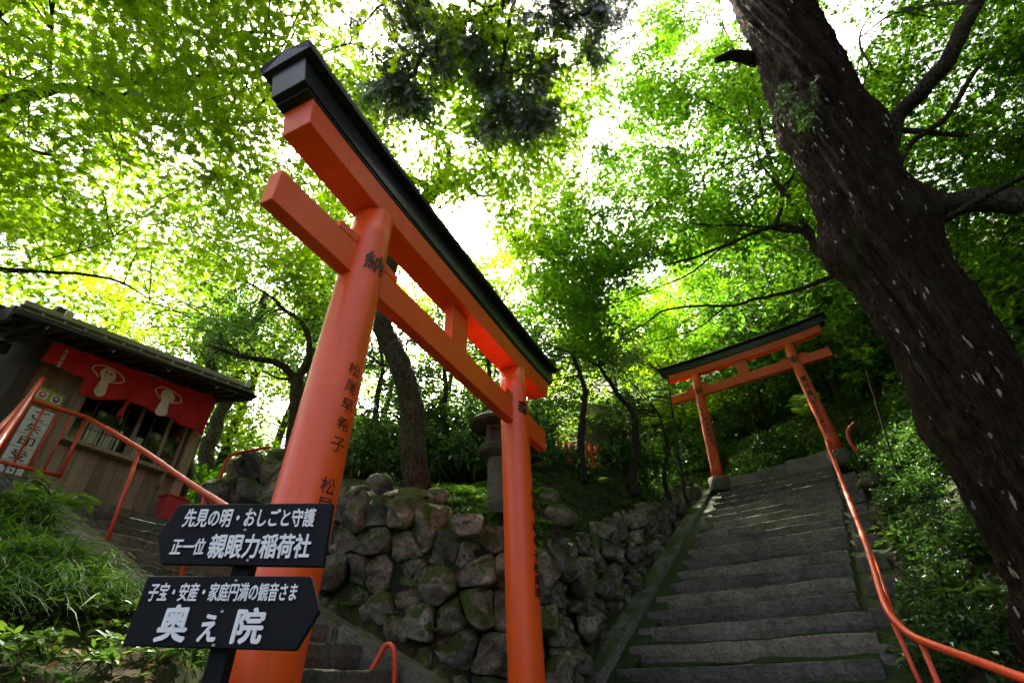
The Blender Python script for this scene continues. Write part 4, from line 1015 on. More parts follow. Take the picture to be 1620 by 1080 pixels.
def atz(px, py, z): d = ray(px, py); return d*z/d[2]
def clearing(q):                                     # keep the air in front of the far gate free of leaves
    dp = q@Fv; x = 810+FPX*(q@R2)/dp; y = 540-FPX*(q@U2)/dp
    return ~((dp > 0) & (x > 1025) & (x < 1345) & (y > 560-(x-1040)*.35) & (y < 790) & (np.hypot(q[:, 0], q[:, 1]) < 13.9))
# ------------------------------------------------------------------ trees
class Tree:
    def __init__(s, name, label, base, cat='tree', group=None, mat=BARK, leaf=L_MAPLE, tmpl=MAPLE):
        s.root = empty(name, label, cat, group, tuple(base)); s.mat = mat; s.leaf = leaf; s.tmpl = tmpl; s.sk = []; s.tw = []; s.ch = []
    def limb(s, pts, r0, r1, name='branch', seg=9, n=None, wob=.06, mat=None):
        P = catmull(pts, n or max(10, len(pts)*6)); L = len(P)
        if len(pts) > 2:
            am = np.linalg.norm(P[-1]-P[0])*.012
            P = P+np.array([[fbm(p, 1.7, 3), fbm(p+9, 1.7, 3), fbm(p+17, 1.7, 3)] for p in P])*am*np.minimum(1, np.arange(L)/3)[:, None]
        R = np.linspace(r0, r1, L)
        V, Q = tubearr(P, R, seg, wob=wob); Q = list(Q)+[tuple(range(seg-1, -1, -1)), tuple(len(V)-seg+j for j in range(seg))]
        setw(link(name, mesh(name, V, Q), mat or s.mat, smooth=True), s.root); s.sk += [(p, r) for p, r in zip(P, R)]; return P
    def pads(s, C, rx, rz, nspray, nleaf, srad, size, flat=.3, twigs=4, maxtw=2.6, droop=.15):
        SK = np.array([p for p, r in s.sk]); SR = np.array([r for p, r in s.sk])
        for c in C:
            r = rx*rng.uniform(.7, 1.25); m = max(1, int(nspray*rng.uniform(.7, 1.3)))
            d = rng.normal(0, 1, (m, 3)); d = norm(d)*rng.uniform(0, 1, (m, 1))**.42
            ctr = c+d*np.array([r, r, rz]); ctr[:, 2] -= .10*((d[:, :2]**2).sum(1))*r
            kp = clearing(ctr); ctr = ctr[kp]; m = len(ctr)
            if m == 0: continue
            base = rng.uniform(.3, .7)
            s.ch.append(sprays(s.tmpl, ctr, nleaf, srad, size, flat, droop, np.clip(base+rng.normal(0, .12, m), 0, 1)))
            dist = np.linalg.norm(SK-c, axis=1)+np.maximum(0, SK[:, 2]-c[2])*.6; j = int(np.argmin(dist)); a = SK[j]; r0 = min(SR[j]*.6, .005+.005*dist[j])
            if dist[j] < maxtw:
                mid = (a+c)/2+np.array([*rng.normal(0, .08, 2)*dist[j], .10*dist[j]])
                P = catmull([a, mid, c], 7); s.tw.append(tubearr(P, np.linspace(r0*1.25, .006, 7), 5))
                for q in range(twigs):
                    e = ctr[rng.integers(m)]; st = P[rng.integers(3, 7)]; mm = (st+e)/2+rng.normal(0, .05, 3)
                    s.tw.append(tubearr(catmull([st, mm, e], 4), np.linspace(.0065, .003, 4), 4))
    def done(s, crown='crown'):
        if s.tw:
            V, Q = join(s.tw); setw(tag(link('twigs', quads('twigs', V, np.array(Q)), TWIG, smooth=True), kind='stuff'), s.root)
        if s.ch:
            o = link(crown, leaf_mesh(crown, s.ch), s.leaf); setw(o, s.root)
        return s.root
def region(n, x0, x1, y0, y1, a, b, byz=True, ok=None):
    out = []
    while len(out) < n:
        px, py = rng.uniform(x0, x1), rng.uniform(y0, y1)
        if ok and not ok(px, py): continue
        v = rng.uniform(a, b); out.append(atz(px, py, v) if byz else at(px, py, v))
    return np.array(out)
def zpts(l, z0, z1=None):
    z1 = z1 or z0; return [atz(px, py, z0+(z1-z0)*i/max(1, len(l)-1)) for i, (px, py) in enumerate(l)]
def rpts(l, r0, r1=None):
    r1 = r1 or r0; return [at(px, py, r0+(r1-r0)*i/max(1, len(l)-1)) for i, (px, py) in enumerate(l)]

# big old tree at the right -------------------------------------------------
def big_tree():
    cen = [(1730, 1000), (1688, 915), (1628, 800), (1574, 700), (1516, 600), (1460, 500), (1403, 400), (1355, 300), (1287, 150), (1214, 0), (1150, -130), (1105, -230)]
    ctrl = [at(x, y, 6.1+.05*i) for i, (x, y) in enumerate(cen)]
    ctrl.insert(0, np.array([*ctrl[0][:2], gz1(*ctrl[0][:2])-.4]))
    T = Tree('old_tree', 'huge dark shaggy trunk with pale flecks rising beside the stairs', ctrl[0], mat=BARKBIG, leaf=L_CYP, tmpl=SPRAY)
    P = catmull(ctrl, 420); n = len(P); seg = 170
    R = 82/FPX*(P@Fv); R[:56] = np.maximum(R[:56], R[56]*np.linspace(1.3, 1, 56)); R = np.minimum(R, R[56]*1.25); R[56:240] *= .86; R = np.convolve(np.pad(R, 8, 'edge'), np.ones(17)/17, 'valid')
    Tn = np.gradient(P, axis=0); Tn /= np.linalg.norm(Tn, axis=1)[:, None]; x = norm(np.cross(Tn[0], np.array([0, 1., 0]))); V = []
    hs = np.concatenate([[0], np.cumsum(np.linalg.norm(np.diff(P, axis=0), axis=1))])
    for i in range(n):
        x = x-Tn[i]*(x@Tn[i]); x = norm(x); y = np.cross(Tn[i], x); h = hs[i]
        for j in range(seg):
            a = 2*math.pi*j/seg; tw = a+.30*h; ca, sa = math.cos(tw), math.sin(tw)
            rg = 1-2*abs(fbm((ca*2.6, sa*2.6, h*.30+5), 1., 3)); rg2 = 1-2*abs(fbm((ca*6.5, sa*6.5, h*.55+15), 1., 3))
            f = .16*fbm((ca*1.1, sa*1.1, h*.22), 1.2, 2)+.12*rg+.075*rg2+.07*fbm((math.cos(a)*4, math.sin(a)*4, h*2.4), 1., 4)+.035*(1-2*abs(fbm((ca*16, sa*16, h*1.3), 1., 3)))+.02*fbm((ca*30, sa*30, h*6), 1., 2)
            for hh, aa, s_, wd in ((4.9, 2.2, .22, .34), (4.7, 5.6, .2, .4), (2.1, 2.4, .14, .3), (2.3, 5.0, .26, .3), (6.6, 2.5, .2, .3), (7.2, 5.5, .2, .35), (3.4, 3.6, .14, .3)):   # burls
                da = (a-aa+math.pi) % (2*math.pi)-math.pi; f += s_*math.exp(-(da/wd)**2-((h-hh)/.35)**2)
            V.append(P[i]+(R[i]*(1+f-.06))*(math.cos(a)*x+math.sin(a)*y))
    Q = [(i*seg+j, i*seg+(j+1) % seg, (i+1)*seg+(j+1) % seg, (i+1)*seg+j) for i in range(n-1) for j in range(seg)]
    setw(link('trunk', quads('trunk', V, np.array(Q)), BARKBIG, smooth=True), T.root)
    T.sk += [(p_, r_) for p_, r_ in zip(P[250:], R[250:])]
    T.limb([at(1200, 95, 6.5), at(1160, 88, 6.2), at(1132, 96, 6.0)], .14, .05, n=10)
    # limb overhead to the left with hanging cypress sprays
    top = P[-1]
    lb1 = T.limb([P[-30], at(1040, -120, 5.0), at(900, -60, 4.2), at(780, 10, 3.9), at(700, 60, 3.8), at(640, 130, 3.9)], .13, .025)
    lb2 = T.limb([lb1[12], at(950, 30, 4.1), at(930, 90, 4.1)], .04, .012)
    lb3 = T.limb([lb1[18], at(800, 70, 3.9), at(790, 150, 3.9), at(795, 200, 3.9)], .04, .010)
    lb4 = T.limb([lb1[22], at(700, -20, 3.7), at(620, 0, 3.7), at(570, 40, 3.7)], .04, .010)
    T.limb([top, top+np.array([-.4, .3, 3])], .40, .2)
    C = np.vstack([region(74, 560, 1020, -90, 50, 3.6, 4.6, False), region(20, 600, 760, 50, 175, 3.6, 4.4, False), region(20, 760, 890, 50, 215, 3.6, 4.4, False), region(8, 880, 960, 20, 85, 3.8, 4.3, False)])
    T.pads(C, .27, .15, 17, 6, .12, .19, .8, 4, 2.5, 1.2)
    # unseen high crown, added to shade the stairs and right side
    C = np.column_stack([rng.uniform(3, 11, 110), rng.uniform(-2, 6, 110), rng.uniform(11, 16, 110)]); dq = C@Fv; C = C[(540-FPX*(C@U2)/dq < -170) | (dq < .5) | (810+FPX*(C@R2)/dq > 1800)]
    T2 = T.ch; T.ch = []; T.tmpl = DIAM; T.pads(C, 1.3, .5, 40, 5, .35, .42, .4, 2, 2.5, .4)
    setw(tag(link('shade_crown', leaf_mesh('shade_crown', T.ch), L_CYP), kind='stuff'), T.root); T.ch = T2
    return T.done()
big_tree()
clump = empty('moss_tuft', 'tuft of dark hanging moss fern on the big trunk', 'moss tuft', None, tuple(at(1265, 160, 5.75)))
C = np.array([at(rng.uniform(1225, 1290), rng.uniform(125, 200), rng.uniform(5.75, 5.95)) for _ in range(60)])
V, Q, per, tn = sprays(BLADE, C, 10, .05, .16, .6, .6); setw(link('fronds', leaf_mesh('fronds', [(V, Q, per, tn)]), L_DARK), clump)

# maple at upper left --------------------------------------------------------
b = np.array([-7.2, 3.2, gz1(-7.2, 3.2)])
T = Tree('maple_tree', 'bright yellow-green maple spreading over the booth from the left', b-.2*Z)
tr = T.limb([b-.3*Z, b+np.array([.2, .2, 2.5]), b+np.array([.6, .3, 4.2])], .22, .15, 'trunk')
top = tr[-1]
L1 = T.limb([top]+zpts([(-110, 200), (0, 163), (60, 148), (105, 140), (158, 150), (215, 186), (290, 206)], 5.0, 5.4), .09, .012)
T.limb(zpts([(75, 147), (78, 92), (50, 84), (0, 28)], 5.1, 5.5), .022, .010); T.limb(zpts([(78, 92), (82, 30), (75, -20)], 5.2, 5.6), .018, .008)
T.limb(zpts([(180, 152), (206, 140), (210, 90), (245, 55)], 5.2, 5.6), .018, .006); T.limb(zpts([(158, 150), (172, 205), (190, 262), (186, 300)], 5.2, 4.9), .013, .005)
T.limb([top]+zpts([(-60, 195), (0, 212), (30, 230), (70, 243), (105, 246)], 4.8, 5.0), .05, .014)
T.limb([top+.0*Z]+zpts([(-80, 420), (0, 426), (60, 430), (170, 440), (235, 470)], 4.0, 4.3), .05, .008)
T.limb(zpts([(0, 118), (40, 128), (100, 122)], 5.4, 5.5), .02, .008); T.limb(zpts([(125, 268), (160, 300), (170, 350), (165, 385), (0, 428)], 4.9, 4.1), .014, .006)
T.limb(zpts([(350, 55), (430, 55), (500, 88), (560, 70), (620, 110)], 6., 6.4), .02, .008)
T.limb([L1[30], *zpts([(420, 120), (370, 220), (350, 300)], 5.5, 5.2)], .02, .006)
gapA = lambda x, y: not ((190 < x < 330 and 185 < y < 270 and rng.random() < .75) or (110 < x < 175 and 240 < y < 310 and rng.random() < .8) or (x > 380 and y > 330) or (105 < x < 140 and 30 < y < 60) or (x > 300 and y > 420))
C = np.vstack([region(70, -250, 590, -160, 120, 4.6, 6.8, True, lambda x, y: gapA(x, y) and not (x > 520 and y > -60)), region(150, -150, 480, 100, 480, 4.0, 8.0, True, gapA), np.array([-3.2, 6.2, 6.2])+rng.normal(0, 1, (14, 3))*np.array([.9, .7, .5])])  # last cluster added to keep direct sun off the left bank
T.pads(C, .62, .16, 14, 12, .27, .125, .30, 2, 2.2)
T.done()
# leaning tree in the middle ---------------------------------------------------
b = at(660, 790, 6.75)
T = Tree('leaning_tree', 'mossy grey tree with kinked leaning trunk behind the torii beam', b-.3*Z, tmpl=MAPLE5)
tr = T.limb([b-.4*Z, b+.15*Z, at(650, 720, 6.8), at(655, 660, 6.85), at(640, 600, 6.9), at(618, 540, 6.95), at(604, 500, 7.0), at(610, 430, 7.1), at(640, 370, 7.2), at(668, 325, 7.4), at(685, 300, 7.5)], .19, .14, 'trunk', 16, 70, .10)
fk = tr[-1]
T.limb([fk, at(735, 288, 7.6), at(765, 270, 7.7), at(800, 262, 7.8), at(848, 266, 7.9)], .09, .012); T.limb([at(735, 288, 7.6), at(760, 310, 7.7), at(800, 305, 7.8), at(840, 335, 7.9)], .045, .01)
T.limb([fk, at(712, 250, 7.7), at(690, 215, 7.8), at(665, 180, 8.0), at(655, 120, 8.2)], .09, .02); T.limb([at(690, 215, 7.8), at(740, 170, 8), at(790, 140, 8.3)], .03, .01)
T.limb([fk, at(640, 275, 7.4), at(600, 245, 7.5), at(560, 200, 7.6), at(520, 140, 7.8)], .10, .02); T.limb([at(600, 245, 7.5), at(590, 160, 7.8), at(560, 90, 8.2), at(580, 20, 8.6)], .05, .02)
T.limb([at(745, 300, 7.6), at(790, 350, 7.8), at(830, 400, 8)], .022, .006)
gapB = lambda x, y: not ((660 < x < 790 and 310 < y < 400) or (640 < x < 730 and 180 < y < 240 and rng.random() < .8) or (760 < x < 830 and 390 < y < 460 and rng.random() < .8) or (x > 850 and 30 < y < 120) or (560 < x < 640 and 30 < y < 110))
C = np.vstack([region(260, 480, 920, 20, 500, 8.0, 14.5, True, gapB), region(44, 690, 880, 170, 460, 9, 14, True, gapB), region(22, 740, 880, 380, 500, 9, 14, True)])
T.pads(C, .7, .2, 15, 11, .30, .14, .3, 2, 1.8)
T.done()
# maple over the stairs --------------------------------------------------------
b0 = FB.P(4.6, 3.6, 0); b = np.array([*b0[:2], gz1(*b0[:2])])
T = Tree('maple_tree', 'green maple with long bare branches spreading left over the stairs', b-.3*Z, leaf=L_MAPLE2, tmpl=MAPLE5)
j0 = at(1370, 440, 8.8)
T.limb([b-.3*Z, b+1.2*Z+.2*(j0-b), j0], .20, .13, 'trunk')
m1 = T.limb([j0, at(1330, 425, 8.6), at(1295, 390, 8.4), at(1268, 364, 8.2), at(1230, 358, 8.), at(1170, 378, 7.8), at(1100, 408, 7.7), at(1050, 420, 7.6)], .085, .015)
T.limb([at(1270, 365, 8.2), at(1240, 365, 8.1), at(1180, 356, 8.0), at(1110, 355, 7.9), at(1060, 345, 7.8)], .045, .008); T.limb([at(1225, 360, 8), at(1240, 325, 8), at(1236, 295, 8), at(1205, 255, 7.9), at(1185, 210, 7.9), at(1130, 165, 7.9), at(1080, 155, 7.8)], .04, .006)
T.limb([at(1236, 298, 8), at(1260, 275, 8.1), at(1275, 255, 8.1)], .03, .015); T.limb([at(1195, 245, 7.9), at(1150, 260, 7.8), at(1090, 300, 7.7), at(1050, 330, 7.6)], .02, .006)
T.limb([at(1345, 425, 8.6), at(1300, 440, 8.6), at(1262, 458, 8.6), at(1210, 470, 8.5), at(1150, 482, 8.4), at(1060, 488, 8.3), at(1015, 515, 8.2), at(960, 540, 8.2)], .05, .008)
T.limb([at(1150, 482, 8.4), at(1100, 520, 8.3), at(1020, 545, 8.2)], .018, .006); T.limb([at(1150, 385, 7.8), at(1080, 440, 7.7), at(1000, 470, 7.7), at(930, 500, 7.6)], .018, .006)
T.limb([j0, j0+np.array([-.4, .3, 2.0]), at(1150, 40, 9)], .09, .02)
gapC = lambda x, y: not ((x < 900 and y < 130) or (x < 900 and y > 420 and rng.random() < .4) or (x < 850 and y > 300 and y < 440) or (x > 1200 and y > 500))
clearB = lambda x, y: not (x > 950 and y > 440-(x-1000)*.30)
C = np.vstack([region(190, 835, 1330, 90, 520, 7.2, 11.5, False, lambda x, y: gapC(x, y) and clearB(x, y)), region(40, 900, 1010, 400, 560, 8.5, 12, False, clearB), region(60, 900, 1300, -150, 110, 8.5, 12, False), region(84, 880, 1160, 20, 400, 9.5, 14, False), region(46, 930, 1190, -120, 150, 9.5, 14, False), region(24, 1000, 1330, 200, 420, 9, 13, False, clearB), np.array([3.8, 12.2, 9.8])+rng.uniform(-1, 1, (44, 3))*np.array([2.6, 1.6, 1.1])])  # last cluster added across the sun's path to shade the stairs
T.pads(C, .70, .17, 15, 12, .30, .14, .28, 2, 2.4)
T.done()
# maple behind the big trunk, right edge -------------------------------------
b0 = FB.P(5.6, 6.0, 0); b = np.array([*b0[:2], gz1(*b0[:2])])
T = Tree('maple_tree', 'green maple with thick limbs behind the big trunk at the right edge', b-.3*Z, leaf=L_MAPLE2, tmpl=MAPLE5)
j0 = at(1420, 330, 7.6)
T.limb([b-.3*Z, (b+j0)/2+np.array([.2, 0, .5]), j0], .20, .14, 'trunk')
T.limb([j0, at(1412, 200, 7.4), at(1462, 138, 7.3), at(1510, 70, 7.2), at(1548, 0, 7.2), at(1570, -80, 7.3)], .12, .09); T.limb([j0, at(1432, 238, 7.6), at(1500, 180, 7.6), at(1545, 110, 7.6), at(1625, 48, 7.6)], .05, .025)
T.limb([at(1424, 205, 7.5), at(1480, 210, 7.7), at(1530, 215, 7.9), at(1600, 218, 8)], .045, .02); T.limb([at(1470, 360, 7.6), at(1510, 340, 7.4), at(1560, 310, 7.3), at(1640, 268, 7.2)], .05, .035)
T.limb([at(1548, 0, 7.2), at(1420, 20, 7.4), at(1360, 60, 7.5)], .03, .008); T.limb([at(1380, 110, 7.5), at(1360, 60, 7.7), at(1390, 0, 8)], .02, .01)
C = np.vstack([region(110, 1330, 1720, -120, 330, 7.4, 11.5, False), region(30, 1480, 1720, 300, 520, 8, 11, False)])
T.pads(C, .7, .18, 15, 11, .30, .14, .3, 2, 2.4)
T.done()
# evergreen left of the big torii pillar -------------------------------------------
b = at(468, 720, 8.6)
T = Tree('evergreen_tree', 'dark evergreen with crooked forking branches between booth and torii pillar', b-.5*Z, leaf=L_BROAD, tmpl=DIAM)
tr = T.limb([b-.6*Z, at(466, 690, 8.6), at(470, 640, 8.6), at(472, 600, 8.6)], .15, .11, 'trunk', 12)
f = tr[-1]
T.limb([f, at(440, 575, 8.5), at(405, 568, 8.4), at(370, 560, 8.3), at(330, 545, 8.2)], .075, .02); T.limb([f, at(490, 555, 8.7), at(480, 515, 8.7), at(450, 490, 8.6), at(430, 470, 8.5), at(380, 440, 8.4)], .07, .015)
T.limb([at(480, 515, 8.7), at(490, 480, 8.7), at(455, 455, 8.6), at(440, 420, 8.5)], .035, .01); T.limb([f, at(505, 560, 8.8), at(530, 530, 9)], .05, .02); T.limb([at(470, 600, 8.6), at(440, 598, 8.5), at(415, 585, 8.4)], .03, .01)
C = np.vstack([region(90, 300, 570, 280, 520, 8.0, 11, False), region(26, 330, 560, 500, 580, 8.4, 10.5, False)])
T.pads(C, .52, .32, 13, 10, .20, .11, .55, 2, 2.4)
T.done()
# straight trunk seen past the pillar, far trunks ---------------------------------
for lab, pts, r0, r1, lm in (
        ('straight grey trunk just left of the big torii pillar', [(478, 700), (500, 560), (520, 440), (538, 330), (560, 200)], .17, .12, 11),
        ('pale curved trunk right of the booth roof', [(318, 790), (330, 720), (345, 660), (372, 600), (395, 540), (420, 470)], .19, .10, 12.5),
        ('thick trunk close behind the booth corner', [(275, 800), (300, 700), (318, 640), (335, 590), (348, 500)], .16, .12, 10.5)):
    g0 = at(*pts[0], lm); T = Tree('forest_tree', lab, g0-.5*Z, leaf=L_MAPLE, tmpl=MAPLE5)
    T.limb([g0-1.2*Z]+rpts(pts, lm, lm+.3), r0, r1, 'trunk', 12)
    px, py = pts[-1]; C = region(34, px-190, px+150, py-60, py+170, lm-.5, lm+5, False)
    T.pads(C, .7, .28, 12, 10, .28, .125, .4, 1, 2.4); T.done()
# bright far trees beyond the booth ----------------------------------------------
for k, (px, lab) in enumerate(((360, 'bright leafy tree far behind the curved pale trunk'), (250, 'bright leafy tree directly behind the booth roof'), (60, 'bright leafy tree behind booth roof at the left edge'), (440, 'bright leafy tree behind the crooked evergreen'), (600, 'leafy tree far behind the leaning trunk'), (700, 'leafy tree far behind the stone lantern'), (500, 'bright leafy tree far behind the left torii pillar'))):
    g0 = at(px, 700, 17+k*.6); g0[2] = gz1(*g0[:2]); T = Tree('forest_tree', lab, g0, leaf=L_MAPLE, tmpl=MAPLE5)
    T.limb([g0-.3*Z, g0+2.5*Z, g0+np.array([.3, .3, 7])], .2, .08, 'trunk', 8)
    C = region(80, px-150, px+130, 400, 760, 15+k*.6, 20+k*.6, False); C = C[C[:, 2] > gz(C[:, 0], C[:, 1])]
    T.pads(C, 1.0, .5, 12, 10, .40, .20, .4, 1, 3); T.done()
# trees on the hillside behind the far torii
for k, (px, r_, kd) in enumerate(((845, 16, 0), (980, 19, 1), (1080, 18, 0), (1180, 19, 1), (1270, 18.5, 2), (1360, 17, 1), (1450, 16, 2), (1580, 15, 1), (1630, 14, 2), (1130, 23, 1), (1300, 24, 2), (1000, 22, 0), (820, 20, 0), (1480, 21, 1), (740, 22, 0), (1220, 17, 2), (1430, 16.2, 2), (1660, 12.0, 2))):
    g0 = at(px, 700, r_); g0[2] = gz1(*g0[:2]); leaf = (L_MAPLE, L_MAPLE2, L_BROAD)[kd]
    T = Tree('hillside_tree', ('bright yellow-green maple high on the hillside behind the torii', 'mid-green maple on the hillside above the far torii', 'dark evergreen tree on the hillside by the far torii')[kd], g0, 'tree', ('bright hillside maples', 'green hillside maples', 'dark hillside evergreens')[kd], leaf=leaf, tmpl=MAPLE5 if kd < 2 else DIAM)
    hgt = rng.uniform(5, 7.5); T.limb([g0-.4*Z, g0+np.array([.1, 0, hgt*.5]), g0+np.array([.3, -.2, hgt])], .16, .06, 'trunk', 8)
    C = g0+np.column_stack([rng.normal(0, 1.5, 46), rng.normal(0, 1.3, 46), rng.uniform(1.2, hgt+1.5, 46)])
    T.pads(C, .95, .45, 13, 10, .40, .21, .45, 1, 3); T.done()
# small trees on the mound -------------------------------------------------------
for lab, pts, r0, lm in (
        ('dense dark evergreen behind the stone lantern', [(770, 700), (772, 650), (775, 600), (770, 560)], .09, 10.6),
        ('dense dark evergreen right of the leaning trunk', [(700, 715), (702, 660), (705, 600), (700, 560)], .09, 9.8),
        ('dark evergreen between torii pillar and leaning trunk', [(590, 725), (592, 680), (600, 620), (605, 580)], .09, 9.6),
        ('dark evergreen behind the right end of the near lintel', [(850, 700), (852, 650), (850, 610), (845, 580)], .08, 11.2),
        ('slim dark tree on the mound right of the red fence', [(1000, 745), (1006, 690), (1000, 650), (975, 620), (950, 580)], .10, 10.5),
        ('thin dark trunk left of the far torii left pillar', [(1052, 755), (1056, 710), (1050, 680), (1040, 650)], .06, 11.5),
        ('slender leaning sapling beside the far torii left pillar', [(1080, 760), (1072, 710), (1064, 655), (1058, 600)], .035, 11.5),
        ('dark tree in front of the red fence, right of the torii lintel', [(920, 725), (922, 670), (925, 620), (905, 560)], .10, 9.8)):
    g0 = at(*pts[0], lm); T = Tree('small_tree', lab, g0-.3*Z, leaf=L_BROAD if 'sapling' not in lab and 'evergreen' not in lab else L_DARK, tmpl=DIAM, mat=TWIG)
    P = T.limb([g0-.5*Z]+rpts(pts, lm), r0, r0*.4, 'trunk', 10)
    px, py = pts[-1]; C = region(44 if 'evergreen' in lab else 26, px-90, min(px+80, 1010), py-80, py+(150 if 'evergreen' in lab else 90), lm-.4, lm+1.6, False)
    T.pads(C, .42, .26, 11, 9, .18, .11, .55, 2, 2.4); T.done()

# ------------------------------------------------------------------ shrubs
def shrub_mesh(name, rx, rz, n, T, size, flat=.6, seed=0):
    d = rng.normal(0, 1, (n, 3)); d = norm(d)*rng.uniform(.25, 1, (n, 1))**.5; d[:, 2] = np.abs(d[:, 2]); lump = 1+.28*np.array([fbm(p+seed, 1.5, 3) for p in d])[:, None]
    C = d*np.array([rx, rx, rz])*lump+np.array([0, 0, .05])
    return leaf_mesh(name, [sprays(T, C, 9, .16*max(.6, rx), size, flat, .2)])
def stems_mesh(rx, rz, k):
    parts = []
    for _ in range(k):
        a = rng.uniform(0, 6.28); e = np.array([math.cos(a)*rx*.7, math.sin(a)*rx*.7, rz*.8]); parts.append(tubearr(catmull([(0, 0, -.15), e*.5+np.array([0, 0, .1]), e], 6), np.linspace(.02, .006, 6), 5))
    V, Q = join(parts); return quads('stems', V, np.array(Q))
SH = {}
for kind, T, size, mat, n in (('dark', DIAM, .13, L_DARK, 210), ('broad', DIAM, .13, L_BROAD, 190), ('maple', MAPLE5, .15, L_MAPLE2, 170), ('fine', NARROW, .11, L_BROAD, 240)):
    SH[kind] = []
    for v in range(3):
        a = shrub_mesh('foliage', 1., .95, n, T, size, .6, v*5); a.materials.append(mat); s_ = stems_mesh(1., .95, 7); s_.materials.append(TWIG); SH[kind].append((a, s_))
def shrub(kind, p, sc, label, group=None, sz=None):
    a, s_ = SH[kind][random.randrange(3)]
    r = empty('shrub', label, 'shrub', group, tuple(p)); r.rotation_euler.z = random.uniform(0, 6.28); r.scale = (sc, sc, sz or sc)
    for nm, me in (('foliage', a), ('stems', s_)):
        o = bpy.data.objects.new(nm, me); COL.objects.link(o); o.parent = r
    return r
def onground(px, py, r):
    q = at(px, py, r); return np.array([q[0], q[1], gz1(q[0], q[1])-.05])
for k, (px, r, sc, kind) in enumerate(((575, 8.9, .8, 'dark'), (610, 9.6, 1.0, 'broad'), (690, 9.2, .9, 'dark'), (735, 9.0, .8, 'dark'), (770, 9.8, 1.1, 'dark'), (830, 9.4, .9, 'dark'), (650, 10.8, 1.3, 'broad'), (720, 11, 1.4, 'dark'), (560, 10.8, 1.3, 'broad'), (800, 11.5, 1.4, 'broad'), (905, 10.3, .42, 'dark'), (850, 11.8, .7, 'dark'), (985, 11.5, .9, 'dark'))):
    shrub(kind, onground(px, 740, r), sc, 'dark evergreen shrub on the mound behind the torii', 'evergreen shrubs on the mound', sc*1.5)
for k, (px, r, sc, kind) in enumerate(((400, 9.8, .6, 'fine'), (440, 9.2, .55, 'fine'), (390, 11, .8, 'fine'), (450, 10.8, .9, 'broad'), (360, 11.5, .8, 'maple'), (330, 12.5, .9, 'maple'), (500, 10.5, .9, 'broad'), (420, 12.5, 1.2, 'maple'))):
    shrub(kind, onground(px, 740, r), sc, 'fresh green shrub among boulders beyond the left steps', 'green shrubs beyond the left steps')
k = 0
while k < 64:                                         # hillside behind the far torii
    px = rng.uniform(960, 1700); r = rng.uniform(13.5, 24); p = at(px, 700, r); q = FB.uvz(p)
    if q[1] < 1.5 and abs(q[0]) < 2.3: continue
    p[2] = gz1(*p[:2])-.1; sc = rng.uniform(.7, 1.25)*(.75+.035*(r-12)); k += 1
    shrub(random.choice(['broad', 'dark', 'fine', 'maple']), p, sc, 'evergreen shrub on the wooded hillside behind the far torii', 'hillside shrubs', sc*1.35)
k = 0
while k < 52:                                         # right of the stairs
    u = rng.uniform(1.85, 3.2) if k < 26 else rng.uniform(3.2, 8); d = rng.uniform(-7.0, .2); p = FB.P(u, -d, 0); p[2] = gz1(p[0], p[1])-.08; k += 1
    if np.hypot(p[0]-3.5, p[1]-3.9) < 1.2: continue
    shrub('dark', p, rng.uniform(.32, .55)*(1 if u < 2.6 else 1.5 if u < 3.4 else 2.4), 'dark glossy shrub on the bank right of the stairs', 'shrubs right of the stairs')

# ferns, leafy plants --------------------------------------------------------------
def rosette(T, n, size, up=.35):
    a = np.linspace(0, 2*np.pi, n, endpoint=False)+rng.uniform(-.3, .3, n); d = np.column_stack([np.cos(a), np.sin(a), np.full(n, up)+rng.uniform(-.2, .3, n)]); nr = np.column_stack([-np.cos(a)*up, -np.sin(a)*up, np.ones(n)])
    V, Q, per = place(T, np.zeros((n, 3)), nr, norm(d), size*rng.uniform(.75, 1.2, n)); return leaf_mesh('fronds', [(V, Q, per, rng.uniform(.2, .8, n))])
FR = [rosette(FROND, 11, .8) for _ in range(3)]; YG = []
for m_ in FR: m_.materials.append(L_FERN)
def plant(name, me, p, sc, label, cat, group, part='fronds'):
    r = empty(name, label, cat, group, tuple(p)); r.scale = (sc,)*3; r.rotation_euler.z = random.uniform(0, 6.28); o = bpy.data.objects.new(part, me); COL.objects.link(o); o.parent = r; return r
for px, py, r, sc in ((1162, 690, 13.6, .9), (1175, 735, 13.4, .8), (1150, 720, 13.3, .8), (1182, 710, 13.9, .9), (1110, 745, 13., .8), (1130, 700, 14, .9), (1080, 735, 13.2, .8), (1195, 680, 14.4, .8)):
    q = hitground(px, py, 12.8, 22); plant('fern', random.choice(FR), q, sc, 'bright fern behind the left pillar of the far torii', 'fern', 'ferns by the far torii')
for px, py, r in ((1285, 655, 14.2), (1275, 640, 14.4)):
    plant('fern', random.choice(FR), at(px, py, r), .8, 'bright fern hanging left of the far torii right pillar', 'fern', 'ferns left of the right far pillar')
k = 0
while k < 46:                                        # mound ferns
    s_ = rng.uniform(3.5, 11.5); p2, nr, zt, _ = wpt(s_); q = p2-nr*rng.uniform(.25, 1.7); k += 1
    plant('fern', random.choice(FR), (*q, gz1(*q)), rng.uniform(.25, .45), 'small dark fern on the mossy mound', 'fern', 'ferns on the mound')
for px, py in ((693, 1000), (622, 975), (560, 960), (905, 930), (735, 1060), (870, 990), (655, 930)):
    h = wall_hit(px, py)
    if h:
        q2, nr, _, _ = wpt(h[0]); plant('fern', random.choice(FR), (*(q2+nr*.10), h[1]), rng.uniform(.13, .2), 'tiny fern growing from a joint of the boulder wall', 'fern', 'ferns in the wall joints')
